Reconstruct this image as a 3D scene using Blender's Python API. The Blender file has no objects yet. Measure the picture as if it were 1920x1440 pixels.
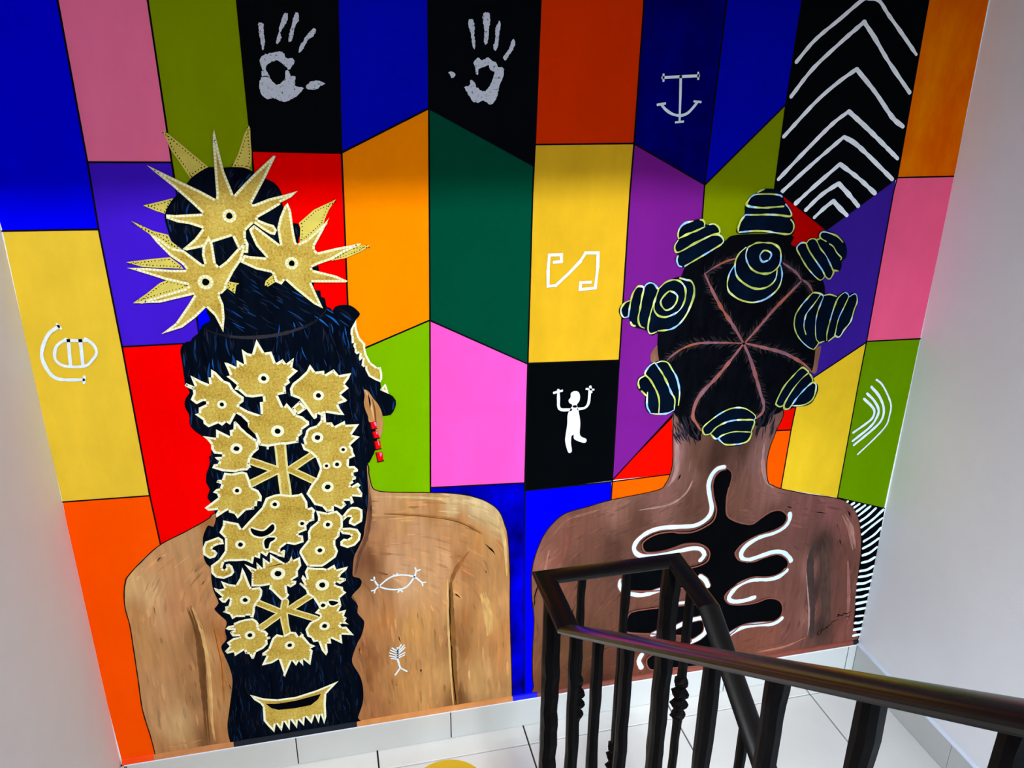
import bpy, bmesh, math, random
from mathutils import Vector, Matrix, noise
from mathutils.geometry import delaunay_2d_cdt

S = bpy.context.scene
COL = S.collection
random.seed(7)

# ------------------------------------------------------------------ camera
CAM = bpy.data.cameras.new('camera')
CAM.sensor_width = 36.0
CAM.lens = 28.153
CAM.clip_start = 0.02
cam = bpy.data.objects.new('camera', CAM)
COL.objects.link(cam)
RT = Vector((0.9737415, -0.2274958, 0.0085512))
DN = Vector((-0.0754373, -0.3578752, -0.9307172))
FW = Vector((0.2147945, 0.9056329, -0.3656396))
m = Matrix((RT, -DN, -FW)).transposed().to_4x4()
m.translation = Vector((0.0, -1.667, 1.687))
cam.matrix_world = m
S.camera = cam

# ------------------------------------------------------------------ world, light, exposure
W = bpy.data.worlds.new('world')
S.world = W
W.use_nodes = True
bg = W.node_tree.nodes['Background']
bg.inputs[0].default_value = (0.62, 0.76, 1.0, 1)
bg.inputs[1].default_value = 0.6
S.view_settings.view_transform = 'Standard'
S.view_settings.look = 'None'
S.view_settings.gamma = 1.0
S.view_settings.use_curve_mapping = False
S.view_settings.exposure = -0.80

def area(name, loc, direction, sx, sy, power, color, spread=180):
    L = bpy.data.lights.new(name, 'AREA')
    L.shape = 'RECTANGLE'; L.size = sx; L.size_y = sy
    L.energy = power; L.color = color; L.spread = math.radians(spread)
    o = bpy.data.objects.new(name, L); COL.objects.link(o)
    o.location = loc
    o.rotation_euler = Vector(direction).to_track_quat('-Z', 'Y').to_euler()
    return o
# fill light added at the two unseen windows, the upper one tinted warm
area('window_fill', (-0.05, -4.30, 3.05), (0, 1, -0.12), 0.95, 1.15, 20, (1.0, 0.84, 0.66))
area('window_fill', (0.96, -4.30, -0.35), (0, 1, 0.05), 0.8, 0.9, 12, (0.70, 0.85, 1.0))
TUBE_POWER = 116
FILL_TUBE_POWER = 74

# ------------------------------------------------------------------ helpers
def lin(c):
    def f(v):
        v = v / 255.0
        return v / 12.92 if v <= 0.04045 else ((v + 0.055) / 1.055) ** 2.4
    return (f(c[0]), f(c[1]), f(c[2]), 1.0)
MATS = {}
def new_mat(name):
    mt = bpy.data.materials.new(name); mt.use_nodes = True
    nt = mt.node_tree
    return mt, nt, nt.nodes['Principled BSDF']
def paint(name, rgb, var=0.10, scale=(14, 14, 5), rough=0.6, spec=0.0, bump=0.06, rgb2=None, sharp=False):
    """wall paint: base colour with soft brushed variation and a fine plaster relief"""
    if name in MATS: return MATS[name]
    mt, nt, b = new_mat(name)
    tc = nt.nodes.new('ShaderNodeTexCoord'); mp = nt.nodes.new('ShaderNodeMapping')
    mp.inputs['Scale'].default_value = scale
    nz = nt.nodes.new('ShaderNodeTexNoise'); nz.inputs['Scale'].default_value = 1.0; nz.inputs['Detail'].default_value = 5; nz.inputs['Roughness'].default_value = 0.62
    rp = nt.nodes.new('ShaderNodeValToRGB')
    c = lin(rgb)
    if rgb2 is None:
        a = tuple(max(0, v * (1 - var)) for v in c[:3]) + (1,); z = tuple(min(1, v * (1 + var) + 0.004 * var) for v in c[:3]) + (1,)
    else:
        a = c; z = lin(rgb2)
    lo, hi = (0.42, 0.58) if sharp else (0.3, 0.7)
    rp.color_ramp.elements[0].position = lo; rp.color_ramp.elements[0].color = a
    rp.color_ramp.elements[1].position = hi; rp.color_ramp.elements[1].color = z
    nt.links.new(tc.outputs['Object'], mp.inputs['Vector']); nt.links.new(mp.outputs['Vector'], nz.inputs['Vector'])
    nt.links.new(nz.outputs['Fac'], rp.inputs['Fac']); nt.links.new(rp.outputs['Color'], b.inputs['Base Color'])
    b.inputs['Roughness'].default_value = rough; b.inputs['Specular IOR Level'].default_value = spec
    if bump:
        n2 = nt.nodes.new('ShaderNodeTexNoise'); n2.inputs['Scale'].default_value = 160; n2.inputs['Detail'].default_value = 3
        bp = nt.nodes.new('ShaderNodeBump'); bp.inputs['Strength'].default_value = bump; bp.inputs['Distance'].default_value = 0.002
        nt.links.new(tc.outputs['Object'], n2.inputs['Vector']); nt.links.new(n2.outputs['Fac'], bp.inputs['Height']); nt.links.new(bp.outputs['Normal'], b.inputs['Normal'])
    MATS[name] = mt
    return mt
def vcol_paint(name, rough=0.5, streak=0.16, scale=(70, 70, 9)):
    """paint whose pigment is stored per vertex, with fine brush streaks"""
    if name in MATS: return MATS[name]
    mt, nt, b = new_mat(name)
    at = nt.nodes.new('ShaderNodeAttribute'); at.attribute_name = 'Col'
    tc = nt.nodes.new('ShaderNodeTexCoord'); mp = nt.nodes.new('ShaderNodeMapping'); mp.inputs['Scale'].default_value = scale
    nz = nt.nodes.new('ShaderNodeTexNoise'); nz.inputs['Scale'].default_value = 1; nz.inputs['Detail'].default_value = 6; nz.inputs['Distortion'].default_value = 0.4
    mr = nt.nodes.new('ShaderNodeMapRange'); mr.inputs['From Min'].default_value = 0.25; mr.inputs['From Max'].default_value = 0.75
    mr.inputs['To Min'].default_value = 1 - streak; mr.inputs['To Max'].default_value = 1 + streak
    mx = nt.nodes.new('ShaderNodeVectorMath'); mx.operation = 'SCALE'
    nt.links.new(tc.outputs['Object'], mp.inputs['Vector']); nt.links.new(mp.outputs['Vector'], nz.inputs['Vector']); nt.links.new(nz.outputs['Fac'], mr.inputs['Value'])
    nt.links.new(at.outputs['Color'], mx.inputs[0]); nt.links.new(mr.outputs['Result'], mx.inputs['Scale']); nt.links.new(mx.outputs[0], b.inputs['Base Color'])
    b.inputs['Roughness'].default_value = rough; b.inputs['Specular IOR Level'].default_value = 0.05
    MATS[name] = mt
    return mt

def link(o, parent=None):
    COL.objects.link(o)
    if parent is not None: o.parent = parent
    return o
def wloc(o):
    v = Vector((0, 0, 0))
    while o is not None:
        v += o.location; o = o.parent
    return v
def mesh_obj(name, verts, faces, mats, parent=None, idx=None, cols=None, smooth=False, origin=None):
    """one mesh object from world-space vertices; origin at the bounding-box centre (or given)"""
    vs = [Vector(v) for v in verts]
    if origin is None:
        lo = Vector((min(v[i] for v in vs) for i in range(3))); hi = Vector((max(v[i] for v in vs) for i in range(3)))
        origin = (lo + hi) / 2
    else: origin = Vector(origin)
    me = bpy.data.meshes.new(name)
    me.from_pydata([tuple(v - origin) for v in vs], [], faces)
    for mt in (mats if isinstance(mats, (list, tuple)) else [mats]): me.materials.append(mt)
    if idx is not None:
        for p, i in zip(me.polygons, idx): p.material_index = i
    if cols is not None:
        at = me.attributes.new('Col', 'FLOAT_COLOR', 'POINT')
        for i, c in enumerate(cols): at.data[i].color = (c[0], c[1], c[2], 1)
    if smooth:
        for p in me.polygons: p.use_smooth = True
    me.update()
    o = bpy.data.objects.new(name, me)
    link(o, parent)
    o.location = origin - (wloc(parent) if parent is not None else Vector((0, 0, 0)))
    return o
def empty(name, loc, label=None, cat=None):
    o = bpy.data.objects.new(name, None); COL.objects.link(o); o.location = loc
    o.empty_display_size = 0.1
    if label: o['label'] = label
    if cat: o['category'] = cat
    return o
def box(verts, faces, x0, x1, y0, y1, z0, z1):
    n = len(verts)
    verts += [(x0, y0, z0), (x1, y0, z0), (x1, y1, z0), (x0, y1, z0), (x0, y0, z1), (x1, y0, z1), (x1, y1, z1), (x0, y1, z1)]
    faces += [(n, n + 3, n + 2, n + 1), (n + 4, n + 5, n + 6, n + 7), (n, n + 1, n + 5, n + 4), (n + 1, n + 2, n + 6, n + 5), (n + 2, n + 3, n + 7, n + 6), (n + 3, n, n + 4, n + 7)]
def box_obj(name, dims, mt, parent=None, bevel=0.0):
    v, f = [], []
    box(v, f, *dims)
    if bevel:
        x0, x1, y0, y1, z0, z1 = dims; b = bevel; v, f = [], []
        # chamfered top edge
        ring = lambda dx, z: [(x0 + dx, y0 + dx, z), (x1 - dx, y0 + dx, z), (x1 - dx, y1 - dx, z), (x0 + dx, y1 - dx, z)]
        v = ring(0, z0) + ring(0, z1 - b) + ring(b, z1)
        f = [(3, 2, 1, 0), (8, 9, 10, 11)]
        for k in (0, 4):
            for i in range(4): f.append((k + i, k + (i + 1) % 4, k + 4 + (i + 1) % 4, k + 4 + i))
    return mesh_obj(name, v, f, mt, parent)
def structure(o):
    o['kind'] = 'structure'
    return o

# ------------------------------------------------------------------ mural outlines: wall coordinates in millimetres (x along the wall, z above the floor)
PANELS=[
("blue",(0,0,235),"-582.6,2051.3 -419.1,2062 -416.7,1791.8 -415.4,1521.6 -417.4,1466.4 -417,1396.6 -581.3,1399.1 -582.5,1415 -583,1787.6"),
("yellow",(228,190,52),"-581.3,1399.1 -416.6,1396.5 -412.7,1160.3 -410.4,819.2 -582.5,824.4 -584.4,1093.4"),
("orange",(255,80,0),"-582.5,824.4 -410.4,819.2 -406.3,695.8 -399.5,507.6 -419.3,85.7 -505.6,84.6 -579.3,84.4 -582.8,228.7 -587.4,638.5"),
("pink",(255,118,160),"-419.1,2062 -273.5,2071.5 -271,1795.4 -269.4,1518.9 -415.4,1521.6"),
("violet",(64,24,200),"-415.5,1520.6 -269.5,1517.9 -268.9,1487.9 -263.8,1212.9 -266.6,1158.3 -297.5,1159.2 -412.7,1160.3 -417,1396.6 -417.4,1466.4"),
("olive",(128,148,0),"-273.5,2071.5 -118.1,2081.6 -120.2,1799.1 -122.6,1537 -124.8,1459.6 -269.4,1463 -269.4,1518.9 -271,1795.4"),
("blue",(0,0,255),"-269.4,1463 -124.8,1459.6 -153.5,1154.1 -266.6,1158.3 -263.8,1212.9"),
("black",(8,10,14),"-118.1,2081.6 67.9,2093.7 57.6,1803.6 46.3,1531.8 -122.5,1537.9 -120.2,1799.1"),
("red",(245,0,0),"-122.6,1537 46.3,1530.8 44.5,1455.6 38,1222.9 35.7,1135.4 -154.1,1148.3 -124.8,1459.6"),
("red",(245,0,0),"-412.7,1160.3 -297.5,1159.2 -154.1,1148.3 -198.1,723.6 -406.3,695.8 -410.4,819.2"),
("blue",(0,8,188),"67.9,2093.7 232.8,2104.5 225.3,1807.8 221.1,1614 46.9,1531.8 57.6,1803.6"),
("orange",(255,136,0),"46.8,1530.8 221.1,1613 210.6,1178.4 69,1124.6 26,1108.2 38,1222.9 44.5,1455.6"),
("lime",(118,174,0),"210.5,1177.2 69,1124.6 26,1108.2 0.7,726.3 199.5,754.8"),
("black",(6,9,14),"232.8,2104.5 451.1,2118.7 445.6,1813.2 439.5,1542.7 438,1499.9 221.1,1614 225.3,1807.8"),
("dark_green",(0,68,46),"221.1,1613 438,1499.9 436.3,1446.4 431.9,1062.1 211.7,1177.2"),
("pink",(252,84,188),"211.7,1176 431.3,1060.9 431.7,1011 429.5,755.4 199.9,767.6"),
("dark_blue",(0,0,175),"199.9,767.6 429.6,754 431.4,485.1 437.9,91.9 403.5,91.5 358.9,91.4 198,701.5"),
("vermilion",(208,46,0),"451.1,2118.7 661.2,2132.4 659.7,1818.6 657.2,1542.6 439.5,1542.7 445.6,1813.2"),
("yellow",(218,170,32),"439.5,1542.2 657.3,1542 654.7,1441.2 653.7,1054.3 431.9,1062.1 436.3,1446.4"),
("black",(4,6,8),"431.9,1062.1 653.7,1053.6 654.7,993 654.1,734.1 429.9,731.9 429.6,754"),
("blue",(0,0,255),"429.9,731.9 652.2,731.4 656.4,643.8 538,581.2 473.8,446 481.6,92.4 437.9,91.9 430.7,485.2"),
("navy",(0,0,95),"661.2,2132.4 849,2144.6 839.8,1823.1 829.3,1453.4 658.9,1541.5 659.7,1818.6"),
("blue",(0,4,168),"849,2144.6 1020.2,2155.8 1011.3,1827.3 1003.9,1620.7 830.6,1453.3 839.8,1823.1"),
("purple",(114,26,130),"657.7,1540.4 829.5,1452.2 831.5,1293.3 811.5,902.7 656.1,736.9 654.7,993 653.7,1054.3 654.7,1441.2"),
("red",(242,8,0),"656.2,735.4 803.1,902 857.5,897.1 874.2,727.5 809.1,734.7"),
("orange",(255,90,0),"652.9,731.3 809.1,734.7 873.6,733.6 825.7,646.2 655.1,667.2"),
("olive",(118,132,0),"830.6,1453.3 1004.1,1619.6 1003,1441.4 1014.6,1335.7 831.5,1293.3 832.5,1373.4"),
("black",(5,7,10),"1020.2,2155.8 1316.9,2175.1 1316.8,1834.9 1317.1,1456.3 1151.1,1342.1 1024.9,1424.2 1002.3,1441.4 1003.9,1620.7 1011.3,1827.3"),
("red",(172,0,0),"1002.5,1440.2 1151.1,1342.1 1156,1279.8 1097.9,1243.7 1021.7,1285.4"),
("violet",(54,27,136),"1151.3,1340.9 1314.4,1455.2 1315.6,1425.7 1314.7,1053.8 1171.9,962.6 1111.2,967.5 1095.9,1256.7"),
("orange",(232,110,0),"1316.9,2175.1 1469.7,2185.1 1470,1838.8 1473.7,1459.4 1318,1458.8 1316.8,1834.9"),
("pink",(235,88,128),"1318.2,1457.5 1474,1458.2 1474.4,1422 1471.9,1051.9 1314.4,1055.3 1315.6,1425.7"),
("yellow",(228,186,36),"1312.7,1052.6 1311.1,606.5 1132.8,655.4 1136.9,826.6 1143.3,894.8 1111.2,967.5 1177.3,966.5"),
("red",(228,8,0),"1142.2,892 1136.9,826.6 1070.8,831.4 1074,915.5 1117.3,926.4"),
("orange",(255,84,0),"1136.9,826.6 1133.1,653.8 1061.7,673.3 1047.9,833.7"),
("green",(98,138,0),"1314.6,1054.6 1472,1051.2 1471.7,926.7 1467.7,553.7 1337.9,595 1297.9,588.2 1311.4,604.8 1312.6,939.6"),
("black",(4,5,8),"1288.1,597.7 1311.4,604.8 1337.9,595 1470.3,553.4 1475.7,327.8 1473.1,119.7 1470.2,96.7 1438.3,92.5 1364,308.2"),
]
LINES=["-419.1,2062 -416.7,1791.8 -415.4,1521.6 -417,1396.6 -412.7,1160.3 -410.4,819.2 -406.3,695.8",
"-273.5,2071.5 -271,1795.4 -269.3,1519.4 -268.9,1487.9 -263.8,1212.9 -264,1178.8",
"-118.1,2081.6 -120.7,1799.1 -122.6,1537 -123.8,1488",
"-581.3,1399.1 -417,1396.6",
"-415.5,1520.6 -269.5,1517.9",
"-412.7,1160.3 -297.5,1159.2",
"-583,824.5 -410.4,819.2",
"-122.6,1537 45.8,1530.8",
"67.9,2093.7 57.6,1803.6 46.3,1531.8 44.5,1455.6 38,1222.9",
"46.9,1531.8 221.1,1614",
"69,1124.6 210.6,1178.4",
"232.8,2104.5 225.3,1807.8 221.1,1614 210.6,1178.4 199.6,756.2",
"221.1,1614 438,1499.9",
"211.7,1177.2 431.3,1060.9",
"199.9,767.6 429.6,754",
"451.1,2118.7 445.6,1813.2 439.5,1542.7 436.3,1446.4 431.9,1062.1 429.6,754 431.4,485.1 437.9,91.9",
"439.5,1542.7 657.6,1542.6",
"431.9,1062.1 653.7,1053.6",
"429.9,731.9 652.2,731.4 809.1,734.7",
"660.5,2132.3 659.7,1818.6 657.2,1542.6 654.7,1441.2 653.6,1055 654.8,735.6 654.4,679.5",
"658.9,1541.5 829.3,1453.4",
"830.6,1453.3 1003.9,1620.7",
"848.4,2144.6 839.8,1823.1 829.3,1453.4 831.2,1373.4",
"1020.2,2155.8 1011.3,1827.3 1003.9,1620.7 1002.3,1441.4",
"656.1,736.9 803.1,902",
"1002.3,1441.4 1151.1,1342.1 1314.4,1455.2",
"1316.9,2175.1 1316.8,1834.9 1318,1458.8 1314.9,1425.7 1314.4,1055.3 1312.6,939.6 1311.1,606.5",
"1318,1458.8 1473.9,1458.8",
"1313.7,1055.3 1471.9,1051.9",
"1311.4,1051.2 1179.9,969.2",
"1140.7,892.1 1136.9,826.6 1132.6,657.1",
"1136.9,826.6 1093.8,829.2",
"1311.1,606.5 1468.6,553.6"]
SKIN1="-505.6,84.6 -502.9,101.4 -504.9,161.8 -510.5,246.3 -506.5,342.2 -503.5,419.6 -501.1,491.1 -503.5,539.5 -499.6,578.8 -493,606.5 -484.9,623 -455.2,653.9 -407.6,694.2 -347.9,722.4 -299.7,747.1 -281,761.8 -192.2,791.8 12.2,863.4 55.4,847.9 59.7,817.3 64.2,789 73.3,776.1 103.7,767.6 198.3,755 260.6,744.7 308.3,728.8 344.9,706.7 367.5,680.2 379.7,645.5 386.6,617.2 391.1,567.1 394.4,490.6 395.4,367.4 401.1,193.5 403.4,102.6 403.5,91.5 233.4,89.8 -11.3,89.1 -317,88.8"
EAR1="60.2,1030.1 66.3,1027 70.8,1022.4 79.6,1005.7 88.7,992.1 93.9,979.7 96.8,967.6 97.9,950.1 97.6,934.7 98.3,938 97.3,929.3 92.7,916.4 88.6,903.5 81.3,927.5 68.7,948.4 66,953 65.6,963.9 60.7,980.6 58.2,996.9 61.3,1015.7"
HAIR1="-246,1480.4 -238.1,1489.2 -220.2,1500.8 -204.8,1508.5 -194.2,1508.3 -175.8,1507 -163.1,1507.8 -139.7,1506.4 -125.6,1499.1 -103.1,1485.6 -86,1476.1 -77.1,1463.6 -74,1453.2 -75.6,1436.6 -66.6,1411.2 -56.6,1397.1 -48.4,1395.8 -45.1,1386.1 -46.3,1372.2 -51.4,1360.5 -42.5,1329.6 -28.5,1306.9 -15.6,1308.6 -15.2,1299.6 -22.8,1284.3 -28.7,1264.3 -24.9,1257.3 -15.8,1256.8 -15.2,1243.1 -7.9,1239.8 -5.4,1220.7 1.4,1218 5.9,1211.9 11.4,1219.7 19.3,1222.8 36.9,1222.9 48.8,1217.6 62.2,1201.6 53.2,1190.4 49.8,1181.1 55.2,1140.1 73.1,1096.2 88.6,1064 96.7,1042 97.4,1031.8 95.2,1024.3 113,1014.6 123.2,1006.7 128.7,997.2 128.9,988.1 122.8,971.7 115.9,963.2 104.5,961.7 96.2,962.4 92.7,916.4 90.1,935.5 76.4,879.5 68.9,862.7 62.8,851.2 57.7,846.3 55.7,831.5 55.7,810.8 53.8,755.2 47.5,709 40.7,676.6 36.9,655.2 21.2,622 12.6,603.9 6.4,564.2 7.3,548.9 21.4,542.2 26,533.9 22.6,519 6.2,501.5 -0.9,490.2 7.2,476.4 12.8,462.9 10.3,442.8 19,427.1 25.2,410 16.5,374.3 4.7,351.9 -9.5,313.3 -10.9,291.9 -0.6,264.7 7.2,239.4 10.5,204.4 6.7,161.7 -8.4,115.3 -11.3,89.1 -265.4,87.8 -318.3,89.1 -327.2,145.1 -316.4,206 -299.8,285.9 -300.1,326.6 -307.6,368.1 -312.7,397.5 -298.1,418.4 -299,441.9 -292.5,466.9 -305.5,489 -315,508.7 -303.9,521.9 -311.1,560.2 -311.3,596.9 -309.6,619.8 -316.4,630.9 -320.5,648.6 -318.7,676.7 -316.1,700.8 -310.4,716.1 -300.5,731.4 -291,726 -284.6,740.9 -282.9,746.1 -284,764.9 -289.3,789.1 -294.3,800 -287.2,821.8 -292,837 -289.2,859 -282.1,875.2 -278.1,891.7 -278.6,900.8 -273.9,902.9 -268.8,908.8 -271,926.9 -275.9,940.1 -288,951.4 -301.4,965.8 -307.6,979.6 -306,995.5 -306.5,1004.2 -311.5,1018.1 -310.6,1032.7 -303.2,1045.4 -298.2,1051 -300.6,1060.8 -305.4,1068.4 -304.8,1077.9 -304.5,1106.3 -304.4,1130.8 -303.9,1146.3 -297.6,1158.1 -290.8,1162.7 -281.4,1163.9 -277.5,1170.5 -265,1179.2 -262.6,1182.2 -254.6,1196.5 -238.4,1205.7 -243.3,1220.7 -243,1239.7 -257.2,1295.5 -272.5,1354 -284.7,1361.8 -290.9,1373.6 -293,1383 -295.2,1398.6 -296.3,1415.1 -290.6,1431.2 -275.9,1451 -264,1460.8"
BAND1="-252.4,1189.5 -236,1179.3 -210.9,1170.8 -179.9,1165.2 -142.9,1164 -110.4,1166.5 -82.9,1171.8 -55,1180.5 -30.1,1191.9 -13.7,1206.1 -5.1,1218.3"
SKIN2="802.9,904.9 807.3,837.9 812.6,778.1 810.1,740.7 798.3,708.5 774.9,692.8 653.7,679.6 590.8,667.4 535.4,656 504.2,632.4 477.5,594.1 457.8,537.2 451.6,498.2 450.6,470.8 453,416.3 460.1,344.8 457.6,245 459.1,164.5 462.8,127.4 472.5,94.2 616.7,89.6 810,87.6 1173.1,93.8 1451.1,92.2 1443.5,161.8 1436.9,225.9 1427.9,311.2 1423.4,372 1418.3,426.3 1410,469.7 1392.6,525.6 1372.3,562.2 1351.7,583.2 1323.8,600 1280.5,613.5 1217.9,629.2 1134.4,655.2 1104.1,670 1091.9,679.4 1082.3,715.1 1079.5,746.6 1082.3,781.8 1093.8,829.2 1105.9,881.9 1056.9,931.5 838.1,950"
HAIR2="745.4,1113.4 746.8,1080.3 755.5,1039.4 781.7,954.8 802.6,907.8 821.7,884.5 840.1,855.2 861.1,831.1 883.6,823 885.7,844.9 926.8,855.7 1006.8,862.9 1032.2,850.1 1061.5,844.3 1072.8,871.6 1103.7,886.5 1143.3,953.4 1170.7,988.6 1170.1,1065 1175.8,1119.8 1172.4,1191.5 1161.6,1221.1 1136.6,1267.8 1081.8,1301.9 1062,1312.7 1058.8,1334.1 922.2,1338.9 891.7,1325.3 856.8,1304.6 819.5,1281.4 798.4,1267.5 792.2,1249.1 772.3,1221.2 744.4,1159"
EAR2L="747.7,1085.4 751.6,1068.3 754.8,1044.1 742.9,1041.2 733.8,1043.8 731,1055.9 733.2,1068.3 739.9,1079.1"
EAR2R="1184.8,1052.2 1184.9,1017.8 1184.1,984.4 1179.4,979.1 1168.9,986.9 1163.4,1003.4 1165.4,1025.9 1166.8,1042.9"
LIZARD="958,736.6 975.6,726.9 982.2,709.1 978.5,676.7 976.1,645.3 981.6,598.1 1001,577.7 1035.6,561.7 1062.8,558.2 1087.4,574.8 1113.8,589.5 1140.8,589.4 1161,572.1 1163.7,553.4 1148.7,535.3 1122.8,525.3 1082.2,519 1043.3,500.8 1023.7,479.9 1022.1,466.6 1039,445.4 1078.7,436.2 1108.3,444 1148,450.4 1176.2,436 1189.3,415 1182.3,395 1156.2,381.2 1128.7,378.3 1085.6,383.1 1051.3,372.5 1025.4,358.9 1008.1,342.2 1006.6,326.4 1025.3,305.6 1065.5,297.3 1106.6,297.9 1143.6,306.4 1177.1,293.8 1192.7,267.6 1190.4,236.6 1167.1,221.9 1123.3,221.9 1069.5,225.5 1049.7,210.4 1018.5,180.6 998.5,137.3 968.3,108.7 918.9,108.5 872.7,113.4 812.5,117.3 792.2,132.4 788.4,160.9 815.9,176.2 866.8,179.9 914,193.6 905.4,215.3 834.8,236.7 731.3,260.1 719.3,278.2 721.3,318.3 742,330.6 819.2,330.2 869.3,329 913.6,329 931.1,343.8 909.3,371.7 861,386.1 811.5,386.9 760.6,391.4 714.4,402 699.7,421.2 698.2,444.9 725.8,457.5 778,463.1 843,450.2 897.2,447.3 934.3,458.8 941.7,483 931.9,502.8 907,519.5 866.9,523.4 828.3,513.9 789.4,509.5 756,515.8 745.3,540.1 756.1,554.8 784.8,567.1 823.5,568.4 848.2,561.9 886.2,560.1 920,571.9 941.2,588.6 945.5,618.7 933.6,658.3 926.9,692.1 930.1,718.1 942,732.2"
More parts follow.
